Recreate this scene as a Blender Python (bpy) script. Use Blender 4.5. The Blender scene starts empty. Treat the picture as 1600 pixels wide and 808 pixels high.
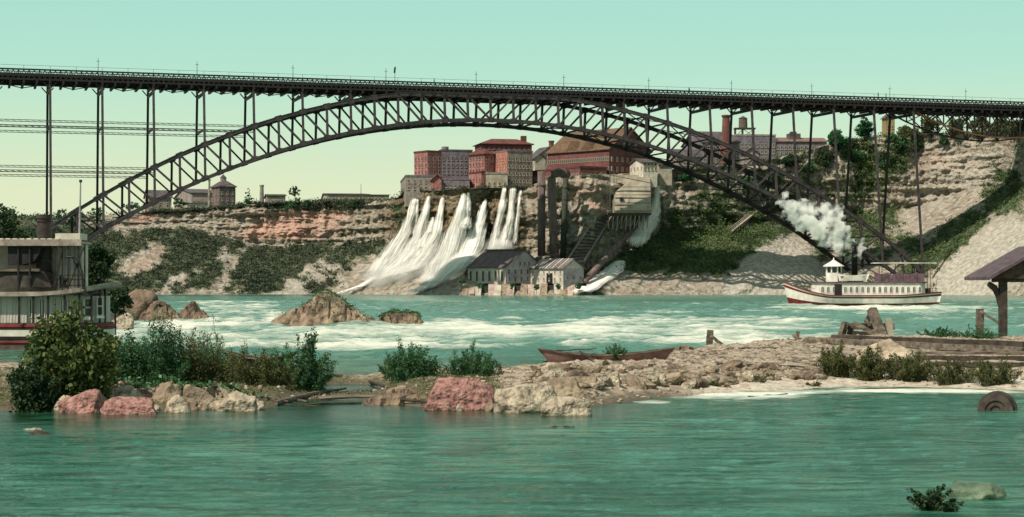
import bpy, bmesh, math, random
import numpy as np
from mathutils import Vector, Matrix
random.seed(7); np.random.seed(7)
sc = bpy.context.scene
COL = sc.collection
# ---------------------------------------------------------------- camera
F = 2835.0; HY = 441.0; CH = 4.0
cam = bpy.data.cameras.new('camera'); co = bpy.data.objects.new('camera', cam); COL.objects.link(co)
co.location = (0, 0, CH); co.rotation_euler = (math.radians(90), 0, 0)
cam.sensor_width = 36; cam.lens = 36 * F / 1600; cam.shift_y = (HY - 404) / 1600
cam.clip_start = 1; cam.clip_end = 20000
sc.camera = co
# ---------------------------------------------------------------- sky and sun
SUN = Vector((-0.52, -0.50, 0.86)).normalized()
w = bpy.data.worlds.new('World'); sc.world = w; w.use_nodes = True
nt = w.node_tree; nt.nodes.clear()
out = nt.nodes.new('ShaderNodeOutputWorld'); bg = nt.nodes.new('ShaderNodeBackground')
sky = nt.nodes.new('ShaderNodeTexSky'); sky.sky_type = 'NISHITA'; sky.sun_disc = False
sky.sun_elevation = math.asin(SUN.z); sky.sun_rotation = math.atan2(SUN.x, SUN.y)
tc = nt.nodes.new('ShaderNodeTexCoord'); sp = nt.nodes.new('ShaderNodeSeparateXYZ')
rp = nt.nodes.new('ShaderNodeValToRGB'); mx = nt.nodes.new('ShaderNodeMix'); mx.data_type = 'RGBA'
sca = nt.nodes.new('ShaderNodeVectorMath'); sca.operation = 'SCALE'; sca.inputs['Scale'].default_value = 10.0
nt.links.new(tc.outputs['Generated'], sp.inputs[0]); nt.links.new(sp.outputs['Z'], rp.inputs[0])
el = rp.color_ramp.elements
el[0].position = 0.0; el[0].color = (.77, .80, .54, 1); el[1].position = 1.0; el[1].color = (.36, .44, .41, 1)
for p_, c_ in ((.05, (.70, .77, .51)), (.085, (.56, .76, .54)), (.115, (.435, .73, .575)), (.16, (.37, .69, .575)), (.4, (.36, .51, .455))):
    e = rp.color_ramp.elements.new(p_); e.color = (*c_, 1)
nt.links.new(rp.outputs[0], sca.inputs[0])
mx.inputs['Factor'].default_value = 0.9
nt.links.new(sky.outputs[0], mx.inputs['A']); nt.links.new(sca.outputs[0], mx.inputs['B'])
nt.links.new(mx.outputs['Result'], bg.inputs[0]); bg.inputs[1].default_value = 0.1
nt.links.new(bg.outputs[0], out.inputs[0])
sl = bpy.data.lights.new('sun', 'SUN'); sl.energy = 5.0; sl.angle = math.radians(.6); sl.color = (1, .875, .755)
so = bpy.data.objects.new('sun', sl); COL.objects.link(so); so.rotation_euler = SUN.to_track_quat('Z', 'Y').to_euler()
so.location = (-200, -100, 200)
sc.view_settings.view_transform = 'Standard'; sc.view_settings.look = 'None'
sc.view_settings.exposure = 0.14; sc.view_settings.gamma = 1
sc.render.engine = 'CYCLES'
sc.cycles.max_bounces = 6; sc.cycles.diffuse_bounces = 2; sc.cycles.transparent_max_bounces = 12; sc.cycles.volume_bounces = 6
# ---------------------------------------------------------------- helpers
def P(px, py, Y): return Vector(((px - 800) / F * Y, Y, CH + (HY - py) / F * Y))
def G(px, py, z=0.0):
    Y = F * (CH - z) / (py - HY); return P(px, py, Y)
def lerpk(x, ks, vs): return np.interp(x, ks, vs)
def hsh(ix, iy, iz, s):
    n = (ix * 374761393 + iy * 668265263 + iz * 2147483647 + s * 1274126177) & 0xFFFFFFFF
    n = ((n ^ (n >> 13)) * 1274126177) & 0xFFFFFFFF
    n = ((n ^ (n >> 16)) * 2246822519) & 0xFFFFFFFF
    return ((n ^ (n >> 15)) & 0xFFFFFF) / float(0xFFFFFF)
def vn(x, y, z, s=0):
    x = np.asarray(x, float); y = np.asarray(y, float) + 0 * x; z = np.asarray(z, float) + 0 * x
    ix = np.floor(x).astype(np.int64); iy = np.floor(y).astype(np.int64); iz = np.floor(z).astype(np.int64)
    fx = x - ix; fy = y - iy; fz = z - iz
    fx = fx * fx * (3 - 2 * fx); fy = fy * fy * (3 - 2 * fy); fz = fz * fz * (3 - 2 * fz)
    r = 0
    for a in (0, 1):
        for b in (0, 1):
            for c in (0, 1):
                r = r + hsh(ix + a, iy + b, iz + c, s) * (fx if a else 1 - fx) * (fy if b else 1 - fy) * (fz if c else 1 - fz)
    return r * 2 - 1
def fbm(x, y, z=0, o=4, s=0, g=.5):
    r = 0; a = 1; t = 0
    for i in range(o):
        r = r + a * vn(np.asarray(x) * 2 ** i, np.asarray(y) * 2 ** i, np.asarray(z) * 2 ** i, s + i); t += a; a *= g
    return r / t
def sstep(a, b, x):
    t = np.clip((x - a) / (b - a), 0, 1); return t * t * (3 - 2 * t)
MT = {}
def mat(name, c, c2=None, scale=1.0, rough=.85, bump=.2, bscale=None, metal=0, spec=.25, detail=6, c3=None, stretch=(1, 1, 1), dist=.1, lo=.35, hi=.65):
    if name in MT: return MT[name]
    m = bpy.data.materials.new(name); m.use_nodes = True; n = m.node_tree; b = n.nodes['Principled BSDF']
    t = n.nodes.new('ShaderNodeTexCoord'); mp = n.nodes.new('ShaderNodeMapping'); mp.inputs['Scale'].default_value = stretch
    n.links.new(t.outputs['Object'], mp.inputs[0])
    no = n.nodes.new('ShaderNodeTexNoise'); no.inputs['Scale'].default_value = scale; no.inputs['Detail'].default_value = detail
    n.links.new(mp.outputs[0], no.inputs['Vector'])
    r = n.nodes.new('ShaderNodeValToRGB'); c2 = c2 or tuple(v * .65 for v in c)
    r.color_ramp.elements[0].position = lo; r.color_ramp.elements[0].color = (*c2, 1)
    r.color_ramp.elements[1].position = hi; r.color_ramp.elements[1].color = (*c, 1)
    if c3:
        e = r.color_ramp.elements.new((lo + hi) / 2); e.color = (*c3, 1)
    n.links.new(no.outputs[0], r.inputs[0])
    nw = n.nodes.new('ShaderNodeTexNoise'); nw.inputs['Scale'].default_value = scale * .22; nw.inputs['Detail'].default_value = 8; nw.inputs['Roughness'].default_value = .7; n.links.new(mp.outputs[0], nw.inputs['Vector'])
    mw = n.nodes.new('ShaderNodeMapRange'); mw.inputs[1].default_value = .35; mw.inputs[2].default_value = .65; mw.inputs[3].default_value = .68; mw.inputs[4].default_value = 1.08; n.links.new(nw.outputs[0], mw.inputs[0])
    vs_ = n.nodes.new('ShaderNodeVectorMath'); vs_.operation = 'SCALE'; n.links.new(r.outputs[0], vs_.inputs[0]); n.links.new(mw.outputs[0], vs_.inputs['Scale']); n.links.new(vs_.outputs[0], b.inputs['Base Color'])
    b.inputs['Roughness'].default_value = rough; b.inputs['Metallic'].default_value = metal; b.inputs['Specular IOR Level'].default_value = spec
    if bump:
        n2 = n.nodes.new('ShaderNodeTexNoise'); n2.inputs['Scale'].default_value = bscale or scale * 3; n2.inputs['Detail'].default_value = 5
        n.links.new(mp.outputs[0], n2.inputs['Vector'])
        bp = n.nodes.new('ShaderNodeBump'); bp.inputs['Strength'].default_value = bump; bp.inputs['Distance'].default_value = dist
        n.links.new(n2.outputs[0], bp.inputs['Height']); n.links.new(bp.outputs[0], b.inputs['Normal'])
    MT[name] = m; return m
def leafmat(name, c1, c2, c3):
    """per-leaf colour from the 'v' attribute"""
    m = bpy.data.materials.new(name); m.use_nodes = True; n = m.node_tree; b = n.nodes['Principled BSDF']
    a = n.nodes.new('ShaderNodeAttribute'); a.attribute_name = 'v'
    r = n.nodes.new('ShaderNodeValToRGB'); r.color_ramp.elements[0].color = (*c1, 1); r.color_ramp.elements[1].color = (*c3, 1)
    e = r.color_ramp.elements.new(.6); e.color = (*c2, 1)
    n.links.new(a.outputs['Fac'], r.inputs[0]); n.links.new(r.outputs[0], b.inputs['Base Color'])
    b.inputs['Roughness'].default_value = .6; b.inputs['Specular IOR Level'].default_value = .2
    tr = n.nodes.new('ShaderNodeBsdfTranslucent'); n.links.new(r.outputs[0], tr.inputs[0])
    ms = n.nodes.new('ShaderNodeMixShader'); ms.inputs[0].default_value = .25
    o = n.nodes['Material Output']; n.links.new(b.outputs[0], ms.inputs[1]); n.links.new(tr.outputs[0], ms.inputs[2]); n.links.new(ms.outputs[0], o.inputs[0])
    MT[name] = m; return m
class MB:
    def __init__(s): s.v = []; s.f = []; s.m = []
    def add(s, vs, fs, mi=0):
        o = len(s.v); s.v += [tuple(v) for v in vs]; s.f += [tuple(i + o for i in f) for f in fs]; s.m += [mi] * len(fs); return s
    def box(s, x0, x1, y0, y1, z0, z1, mi=0, M=None):
        vs = [Vector(p) for p in ((x0, y0, z0), (x1, y0, z0), (x1, y1, z0), (x0, y1, z0), (x0, y0, z1), (x1, y0, z1), (x1, y1, z1), (x0, y1, z1))]
        if M: vs = [M @ v for v in vs]
        return s.add(vs, [(0, 3, 2, 1), (4, 5, 6, 7), (0, 1, 5, 4), (1, 2, 6, 5), (2, 3, 7, 6), (3, 0, 4, 7)], mi)
    def beam(s, a, b, w, h=None, up=Vector((0, 0, 1)), mi=0, w2=None):
        a = Vector(a); b = Vector(b); h = h or w; d = (b - a)
        if d.length < 1e-6: return s
        d.normalize()
        if abs(d.dot(up)) > .98: up = Vector((0, 1, 0)) if abs(d.y) < .9 else Vector((1, 0, 0))
        r = d.cross(up).normalized(); u = r.cross(d); k = (w2 or w) / w
        vs = [a + r * (sx * w / 2) + u * (sz * h / 2) for sx, sz in ((-1, -1), (1, -1), (1, 1), (-1, 1))] + [b + r * (sx * w * k / 2) + u * (sz * h * k / 2) for sx, sz in ((-1, -1), (1, -1), (1, 1), (-1, 1))]
        return s.add(vs, [(3, 2, 1, 0), (4, 5, 6, 7), (0, 1, 5, 4), (1, 2, 6, 5), (2, 3, 7, 6), (3, 0, 4, 7)], mi)
    def tube(s, pts, rs, n=8, mi=0, cap=True):
        pts = [Vector(p) for p in pts]
        if not hasattr(rs, '__len__'): rs = [rs] * len(pts)
        o = len(s.v)
        for i, p in enumerate(pts):
            d = (pts[min(i + 1, len(pts) - 1)] - pts[max(i - 1, 0)]).normalized()
            up = Vector((0, 0, 1)) if abs(d.z) < .95 else Vector((0, 1, 0))
            r = d.cross(up).normalized(); u = r.cross(d)
            for j in range(n):
                a = 2 * math.pi * j / n; s.v.append(tuple(p + r * (math.cos(a) * rs[i]) + u * (math.sin(a) * rs[i])))
        for i in range(len(pts) - 1):
            for j in range(n):
                k = (j + 1) % n; s.f.append((o + i * n + j, o + i * n + k, o + (i + 1) * n + k, o + (i + 1) * n + j)); s.m.append(mi)
        if cap:
            s.f.append(tuple(o + j for j in range(n))[::-1]); s.m.append(mi)
            s.f.append(tuple(o + (len(pts) - 1) * n + j for j in range(n))); s.m.append(mi)
        return s
    def prism(s, outline, z0, z1, mi=0, taper=None):
        """closed outline (x,y) counter-clockwise extruded in z"""
        n = len(outline); t = taper or outline
        vs = [(x, y, z0) for x, y in outline] + [(x, y, z1) for x, y in t]
        fs = [tuple(range(n))[::-1], tuple(range(n, 2 * n))] + [(i, (i + 1) % n, n + (i + 1) % n, n + i) for i in range(n)]
        return s.add(vs, fs, mi)
    def obj(s, name, mats, parent=None, smooth=False, loc=None):
        me = bpy.data.meshes.new(name); me.from_pydata(s.v, [], s.f); me.update()
        if not isinstance(mats, (list, tuple)): mats = [mats]
        for m in mats: me.materials.append(m)
        if any(s.m): me.polygons.foreach_set('material_index', s.m)
        if smooth: me.polygons.foreach_set('use_smooth', [True] * len(s.f))
        o = bpy.data.objects.new(name, me); COL.objects.link(o)
        if parent: o.parent = parent
        if loc is not None: o.location = loc
        return o
def npmesh(name, V, Fq, mt, parent=None, smooth=True, attrs=None):
    me = bpy.data.meshes.new(name); V = np.asarray(V, np.float32); Fq = np.asarray(Fq, np.int32); k = Fq.shape[1]
    me.vertices.add(len(V)); me.vertices.foreach_set('co', V.ravel())
    me.loops.add(Fq.size); me.loops.foreach_set('vertex_index', Fq.ravel())
    me.polygons.add(len(Fq)); me.polygons.foreach_set('loop_start', np.arange(0, Fq.size, k, dtype=np.int32))
    try: me.polygons.foreach_set('loop_total', np.full(len(Fq), k, np.int32))
    except Exception: pass
    me.update(calc_edges=True); me.validate()
    if smooth: me.polygons.foreach_set('use_smooth', np.ones(len(me.polygons), bool))
    for an, av in (attrs or {}).items():
        av = np.asarray(av, np.float32)
        if av.ndim == 1:
            at = me.attributes.new(an, 'FLOAT', 'POINT'); at.data.foreach_set('value', av)
        else:
            at = me.attributes.new(an, 'FLOAT_COLOR', 'POINT'); at.data.foreach_set('color', np.hstack([av, np.ones((len(av), 1), np.float32)]).ravel())
    for m in (mt if isinstance(mt, (list, tuple)) else [mt]): me.materials.append(m)
    o = bpy.data.objects.new(name, me); COL.objects.link(o)
    if parent: o.parent = parent
    return o
def gridfaces(nr, nc):
    i = np.arange(nr - 1)[:, None] * nc + np.arange(nc - 1)[None, :]
    return np.stack([i, i + 1, i + nc + 1, i + nc], -1).reshape(-1, 4)
def tag(o, label=None, cat=None, group=None, kind=None):
    if label: o['label'] = label
    if cat: o['category'] = cat
    if group: o['group'] = group
    if kind: o['kind'] = kind
    return o
def thing(name, label, cat, loc=(0, 0, 0), rz=0, group=None):
    o = bpy.data.objects.new(name, None); COL.objects.link(o); o.location = loc; o.rotation_euler = (0, 0, rz)
    o.empty_display_size = .5
    return tag(o, label, cat, group)
def inst(o, parent, loc=None, rot=None, scale=None, name=None):
    c = o.copy(); COL.objects.link(c); c.parent = parent
    if loc is not None: c.location = loc
    if rot is not None: c.rotation_euler = rot
    if scale is not None: c.scale = scale
    return c
def meshinst(me, name, parent, loc, rot=(0, 0, 0), scale=(1, 1, 1)):
    o = bpy.data.objects.new(name, me); COL.objects.link(o); o.parent = parent; o.location = loc; o.rotation_euler = rot; o.scale = scale
    return o
# materials
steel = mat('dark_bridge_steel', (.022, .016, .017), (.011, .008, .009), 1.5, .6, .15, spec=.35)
steel_lit = mat('lit_bridge_steel', (.070, .057, .060), (.032, .025, .027), .9, .65, .15, spec=.3)  # lighter copy of the steel: front light on the near rib painted in
tan_rock = mat('tan_rock', (.36, .29, .20), (.13, .105, .07), 1.1, .95, .7, 4, c3=(.27, .21, .15), lo=.30, hi=.68, dist=.3)
pink_rock = mat('pink_rock', (.43, .26, .22), (.12, .075, .065), 6, .95, .8, 6, c3=(.36, .18, .155), lo=.30, hi=.68, dist=.3)
pale_rock = mat('pale_rock', (.54, .46, .35), (.13, .11, .08), 4.0, .95, .8, 5, c3=(.40, .34, .25), lo=.30, hi=.68, dist=.3)
brown_rock = mat('brown_rock', (.27, .20, .135), (.06, .047, .035), .8, .95, .8, 3.5, c3=(.19, .14, .10), lo=.30, hi=.68, dist=.3)
wood_g = mat('weathered_wood', (.215, .18, .14), (.07, .055, .04), 3, .9, .5, 9, stretch=(.4, 1.5, 1.5))
wood_d = mat('dark_wet_wood', (.075, .06, .045), (.03, .025, .02), 3, .8, .4, 9)
white_p = mat('worn_white_paint', (.72, .68, .58), (.52, .48, .40), 1.3, .6, .1)
grey_p = mat('grey_paint', (.36, .35, .34), (.25, .24, .24), 1.5, .7, .1)
red_p = mat('red_paint', (.33, .035, .03), (.2, .02, .02), 2, .6, .1)
black_p = mat('black_iron', (.03, .027, .025), (.015, .013, .012), 2, .55, .1)
glass_d = mat('dark_window_glass', (.035, .035, .04), (.015, .015, .02), 2, .2, 0, spec=.5)
brick_p = mat('pink_brick', (.43, .20, .175), (.25, .11, .10), .8, .9, .5, 5, dist=.12)
brick_d = mat('dark_red_brick', (.20, .085, .08), (.12, .055, .055), .8, .9, .5, 5, dist=.12)
stone_b = mat('blue_grey_stone', (.23, .20, .23), (.12, .105, .13), .8, .9, .5, 4, dist=.12)
stone_t = mat('tan_grey_stone', (.34, .30, .26), (.21, .18, .16), .8, .9, .5, 4, dist=.12)
stone_l = mat('pale_stone', (.50, .46, .37), (.33, .29, .22), .5, .9, .5, 3, dist=.12)
roof_t = mat('ochre_roof', (.17, .105, .06), (.09, .06, .04), 1, .9, .4, 3, stretch=(1, 1, 3))
roof_g = mat('grey_shingle_roof', (.13, .11, .11), (.06, .05, .055), .8, .9, .5, 3)
roof_m = mat('maroon_roof', (.16, .06, .05), (.09, .035, .03), 1, .9, .4, 3)
LEAFD = leafmat('dark_leaves', (.014, .032, .014), (.028, .06, .022), (.06, .10, .035))
LEAFG = leafmat('green_leaves', (.018, .055, .024), (.05, .13, .05), (.13, .24, .09))
LEAFO = leafmat('olive_leaves', (.035, .045, .015), (.095, .11, .038), (.21, .20, .085))
LEAFY = leafmat('yellow_green_leaves', (.02, .042, .014), (.085, .125, .035), (.42, .40, .16))
LEAFT = leafmat('vivid_tree_leaves', (.01, .05, .018), (.02, .095, .03), (.05, .16, .05))
# ---------------------------------------------------------------- leaves, trees, rocks
def leaves(name, C, size, mt, parent=None, seed=0, var=None, aspect=1.0, upright=0.0, kind=None):
    rs = np.random.RandomState(seed); n = len(C); C = np.asarray(C)
    d = rs.normal(size=(n, 3)); d[:, 2] = np.abs(d[:, 2]) * (1 + upright * 3); d /= np.linalg.norm(d, axis=1)[:, None]
    a = np.cross(d, rs.normal(size=(n, 3))); a /= np.linalg.norm(a, axis=1)[:, None]
    b = np.cross(d, a)
    if upright: u = d; d = b; b = u
    sz = (np.asarray(size) * (.6 + .8 * rs.rand(n)))[:, None]
    V = np.stack([C - b * sz * .5, C + a * sz * .32 * aspect + d * sz * .08, C + b * sz * .5, C - a * sz * .32 * aspect + d * sz * .08], 1).reshape(-1, 3)
    v = rs.rand(n) if var is None else np.clip(var + .25 * (rs.rand(n) - .5), 0, 1)
    o = npmesh(name, V, np.arange(4 * n).reshape(-1, 4), mt, parent, False, {'v': np.repeat(v, 4)})
    if kind: o['kind'] = kind
    return o
def crownpts(n, blobs, rs, shell=.55):
    """points in clumps spread over several ellipsoid lobes"""
    out = []; wts = np.array([b[3] * b[4] * b[5] for b in blobs]) ** .67; wts /= wts.sum()
    ks = rs.choice(len(blobs), n, p=wts)
    for i, b in enumerate(blobs):
        m = (ks == i).sum()
        if not m: continue
        nc = max(4, m // 28)
        cd = rs.normal(size=(nc, 3)); cd /= np.linalg.norm(cd, axis=1)[:, None]; cr = shell + (1 - shell) * rs.rand(nc) ** .5
        cc = cd * cr[:, None]
        pk = cc[rs.randint(0, nc, m)] + rs.normal(size=(m, 3)) * .17
        out.append(pk * np.array(b[3:6]) + np.array(b[:3]))
    return np.vstack(out)
def tree(name, label, px, py, D, h, w_, mt, group=None, n=2200, leaf=.35, trunk_h=.35, seed=1, shape='round', z=None):
    rs = np.random.RandomState(seed); base = P(px, py, D)
    if z is not None: base.z = z
    if name.startswith('rim_'):
        rd_ = np.interp(px, KX, KD) + np.interp(px, FX, FT) + 5
        if D < rd_ + 3 or True:
            ry_ = np.interp(px, RX, RY)
            base = surf(px, py, .3) if py > ry_ + 1 else P(px, py, max(D, rd_ + 4))
            base.z -= .3
    t = thing(name, label, 'tree' if 'tree' in name else 'shrub', base, 0, group)
    mb = MB(); th = h * trunk_h; r0 = max(.06, h * .022)
    top = Vector((rs.normal() * .03 * h, 0, h * .8)); mb.tube([(0, 0, -1.0), (0, 0, th), top * .7, top], [r0 * 1.3, r0, r0 * .6, r0 * .25], 7)
    blobs = []
    if shape == 'cone':
        for i in range(9):
            f = i / 8; rr = w_ / 2 * (1 - f * .85) * (.85 + .3 * rs.rand())
            blobs.append(((rs.rand() - .5) * .2 * w_, (rs.rand() - .5) * .2 * w_, th + (h - th) * f * .93, rr, rr, h * .09))
    else:
        for i in range(9 if shape == 'round' else 6):
            a = rs.rand() * 6.28; q = rs.rand() ** .5 * .58; f = rs.rand()
            bx, by, bz = math.cos(a) * q * w_ / 2, math.sin(a) * q * w_ / 2, th + (h - th) * (.28 + .52 * f)
            rr = w_ * (.2 + .1 * rs.rand()) * (1.1 - .45 * f)
            blobs.append((bx, by, bz, rr, rr, min(rr, (h - th) * .3)))
            mb.tube([(0, 0, th * .8), (bx * .5, by * .5, th + (bz - th) * .5), (bx, by, bz)], [r0 * .5, r0 * .32, r0 * .12], 5)
    mb.obj('trunk', wood_d, t, True)
    C = crownpts(n, blobs, rs)
    C[:, 2] = np.maximum(C[:, 2], .1)
    leaves('crown', C, leaf, mt, t, seed, var=.5 + .45 * fbm(C[:, 0] * 3 / w_, C[:, 1] * 3 / w_, C[:, 2] * 3 / w_, 2, seed))
    return t
_ico = {}
def ico(sub):
    if sub not in _ico:
        bm = bmesh.new(); bmesh.ops.create_icosphere(bm, subdivisions=sub, radius=1)
        bm.verts.ensure_lookup_table()
        _ico[sub] = (np.array([v.co[:] for v in bm.verts]), np.array([[v.index for v in f.verts] for f in bm.faces])); bm.free()
    return _ico[sub]
def rockV(sx, sy, sz, seed, sub=4, planes=14, rough=.06, peak=None):
    rs = np.random.RandomState(seed); V, Fc = ico(sub); N = rs.normal(size=(planes, 3)); N /= np.linalg.norm(N, axis=1)[:, None]
    h = .60 + .34 * rs.rand(planes); dd = V @ N.T; r = np.where(dd > .05, h / np.maximum(dd, .05), 9).min(1); r = np.minimum(r, 1.12)
    q = 1 - np.abs(fbm(V[:, 0] * 4 + seed, V[:, 1] * 4, V[:, 2] * 4, 4, seed + 3)) * 2.4
    W = V * r[:, None] * (1 + rough * 2 * fbm(V[:, 0] * 2.5, V[:, 1] * 2.5, V[:, 2] * 2.5, 5, seed) - rough * .35 * np.clip(q, 0, 1) ** 3)[:, None]
    W = W * np.array([sx, sy, sz]); return W, Fc
def rock(name, label, px, py, wpx, hpx, D, mt, seed, cat='rock', group=None, sub=4, planes=14, rough=.06, depth=.8, sink=.35, rz=0):
    """rock whose visible base sits at (px,py) at depth D and stands hpx tall"""
    s = D / F; W, Fc = rockV(wpx * s / 2 * 1.12, wpx * s / 2 * depth, hpx * s / (2 - 2 * sink) * 1.25, seed, sub, planes, rough)
    W[:, 0] *= wpx * s / (W[:, 0].max() - W[:, 0].min()); W[:, 0] -= (W[:, 0].max() + W[:, 0].min()) / 2; zz = W[:, 2]; top = zz.max(); need = hpx * s; W[:, 2] = zz - (top - need)
    o = npmesh(name, W, Fc, mt, None, False); o.location = P(px, py, D); o.rotation_euler = (0, 0, rz)
    return tag(o, label, cat, group)
# ================================================================ far cliff
KX = [-500, -100, 60, 170, 300, 400, 520, 610, 640, 725, 830, 920, 950, 1050, 1180, 1300, 1440, 1570, 1800, 2100]
KD = [480, 530, 570, 595, 600, 600, 600, 588, 575, 556, 552, 552, 556, 566, 575, 580, 575, 540, 450, 360]
FX = [-500, -100, 60, 170, 300, 400, 520, 600, 640, 725, 760, 900, 925, 960, 1050, 1180, 1300, 1440, 1500, 1570, 1800, 2100]
FY = [355, 355, 352, 350, 352, 383, 378, 372, 415, 428, 431, 431, 420, 400, 352, 352, 345, 318, 300, 285, 280, 280]
FT = [50, 50, 50, 48, 48, 46, 46, 42, 26, 24, 34, 34, 30, 34, 44, 54, 70, 78, 84, 84, 70, 60]
RX = [-500, -100, 60, 170, 230, 300, 400, 520, 600, 622, 632, 830, 850, 880, 1000, 1050, 1180, 1250, 1300, 1400, 1440, 1500, 1570, 1800, 2100]
RY = [330, 338, 340, 337, 333, 328, 319, 316, 314, 309, 299, 291, 284, 277, 270, 264, 256, 238, 224, 214, 209, 207, 205, 190, 170]
NC, NT = 1700, 150
cpx = np.linspace(-420, 2050, NC)
def prof(px, u):
    """u 0..1 talus, 1..2 wall, 2..3 plateau edge -> (D, z)"""
    D0 = np.interp(px, KX, KD); st = np.interp(px, FX, FT); fy = np.interp(px, FX, FY); ry = np.interp(px, RX, RY)
    D1 = D0 + st; z1 = CH + (HY - fy) * D1 / F; D2 = D1 + 5; z2 = CH + (HY - ry) * D2 / F
    a = np.clip(u, 0, 1); b = np.clip(u - 1, 0, 1); c = np.clip(u - 2, 0, 1)
    D = D0 + st * a + 5 * b + 500 * c ** 2
    z = -1.5 + (z1 + 1.5) * a ** np.interp(px, [700, 735, 915, 930], [.92, .6, .6, .92]) + (z2 - z1) * b + 1.0 * np.sqrt(c)
    return D, z
us = np.concatenate([np.linspace(0, 1, 62, endpoint=False), np.linspace(1, 2, 64, endpoint=False), 2 + np.linspace(0, 1, 24) ** 1.5])
U, PX = np.meshgrid(us, cpx, indexing='ij')
D, Z = prof(PX, U)
X = (PX - 800) / F * D
PY = HY - (Z - CH) / D * F
# displacement
wall = sstep(.93, 1.03, U) * (1 - sstep(1.97, 2.06, U)); tal = sstep(.0, .15, U) * (1 - sstep(.9, 1.0, U))
flat = ((PX > 715) & (PX < 922)) * 1.0
butt = fbm(X / 14, Z / 40, 0, 4, 3) * 6.5 + np.abs(fbm(X / 5, Z / 60, 2, 3, 5)) * 3
strata = fbm(X / 30 + .2 * fbm(X / 9, Z / 3, 0, 3, 8), Z / 2.1, 3, 4, 11) * 3.2
blk = np.abs(fbm(X / 3.2, Z / 2.4, 7, 4, 21)) * 3.4
gul = fbm((X - .75 * Z * np.sign(760 - PX) * -1) / 9, D / 90, 0, 4, 31) * 4.6
rough = fbm(X / 3.0, D / 3.0, Z / 3, 5, 41, .65) * 1.8
dn = wall * (butt + strata - blk) + tal * (gul + rough) * (1 - .75 * flat)
fallz = np.clip(1 - np.abs(PX - 690) / 110, 0, 1)
Dd = D + dn
pl = sstep(2.0, 2.05, U)
Zd = Z + wall * fbm(X / 8, Z / 4, 5, 3, 51) * .7 + tal * rough * .5 * (1 - .7 * flat) + pl * fbm(X / 12, D / 12, 0, 3, 61) * .8
Xd = X + 0
def blobs(L):
    r = np.zeros_like(PX)
    for cx, cy, rx, ry, rot, v in L:
        c, s_ = math.cos(math.radians(rot)), math.sin(math.radians(rot)); dx = PX - cx; dy = PY - cy
        a = (dx * c - dy * s_) / rx; b = (dx * s_ + dy * c) / ry        # rot > 0 leans up to the right
        r = r + v * np.exp(-(a * a + b * b) ** 1.5 * 1.0)
    return r
n1 = fbm(PX / 22, PY / 16, 0, 5, 71); n2 = fbm((PX * .7 + PY * .7) / 60, (PY * .7 - PX * .7) / 9, 0, 4, 75); n3 = fbm(PX / 7, PY / 5, 0, 4, 79)
veg = .15 + .10 * tal * (PX < 590) + .55 * tal * (PX < 1300) - .25 * wall + .35 * pl
veg = veg + blobs([(1380, 250, 70, 40, 0, .35), (1340, 300, 50, 70, 0, .35), (1470, 380, 60, 30, 30, .4), (380, 320, 260, 12, 0, .5), (260, 325, 90, 10, 5, .5), (350, 400, 60, 35, 20, .5), (480, 410, 50, 30, 35, .55), (300, 370, 50, 25, 0, .5), (200, 450, 60, 25, 0, .3), (560, 365, 60, 30, 35, .45),
     (560, 330, 40, 14, 0, .35), (520, 320, 70, 10, 0, .25), (1080, 350, 60, 55, 0, .62), (1170, 340, 60, 50, -20, .5), (1110, 400, 90, 28, 25, .42), (1010, 405, 22, 20, 60, .8), (880, 350, 26, 40, 0, .65), (1230, 290, 40, 40, 0, .35),
     (1270, 330, 60, 60, 0, .4), (1360, 370, 60, 40, 0, .6), (1390, 300, 40, 60, 0, .35), (1350, 240, 60, 20, 0, .5), (1480, 380, 110, 18, 38, 1.1), (1560, 290, 30, 50, 60, .9), (1600, 250, 60, 80, 0, .4), (630, 345, 14, 40, 0, .7)])
veg = veg - blobs([(1215, 410, 60, 26, 38, .9), (1300, 430, 90, 20, 10, .9), (210, 345, 32, 14, 20, 1.2), (225, 405, 46, 20, 30, 1.0), (350, 395, 22, 11, 55, .95), (365, 408, 36, 10, 50, .9), (300, 430, 30, 8, 40, .5), (500, 405, 46, 6, 38, .6), (430, 355, 120, 22, -2, .7), (330, 345, 34, 12, 0, .5), (490, 340, 110, 10, 0, .4), (270, 440, 20, 8, 35, .8), (340, 450, 28, 7, 35, .7), (470, 438, 60, 18, 35, .8), (560, 440, 60, 16, 35, .5),
     (650, 440, 120, 40, 0, 1.2), (1040, 445, 110, 22, 0, 1.5), (1195, 425, 75, 34, 38, 1.7), (1250, 440, 60, 26, 20, 1.0), (1250, 380, 40, 10, 38, .8), (1510, 270, 60, 50, 0, .7), (1540, 420, 90, 40, 38, 1.8), (1470, 330, 60, 18, 30, .6), (985, 300, 40, 30, 0, .9), (920, 300, 50, 20, 0, .3), (820, 450, 120, 14, 0, 1.0), (1440, 300, 30, 26, 0, .3), (1160, 350, 12, 8, 30, .8)])
veg = np.clip(veg + .55 * n1 + .45 * n2 + .34 * n3, 0, 1)
pink = np.clip(blobs([(470, 355, 70, 22, 0, .9), (420, 362, 50, 14, 0, .9), (215, 345, 30, 10, 20, .8), (500, 335, 80, 10, 0, .7), (240, 405, 40, 20, 30, .5), (920, 300, 60, 22, 0, .65), (940, 330, 30, 16, 0, .4), (1490, 255, 60, 24, 0, .5), (700, 450, 200, 9, 0, .15)]) + .55 * n1 + .2 * n3 - .18, 0, 1)
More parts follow.
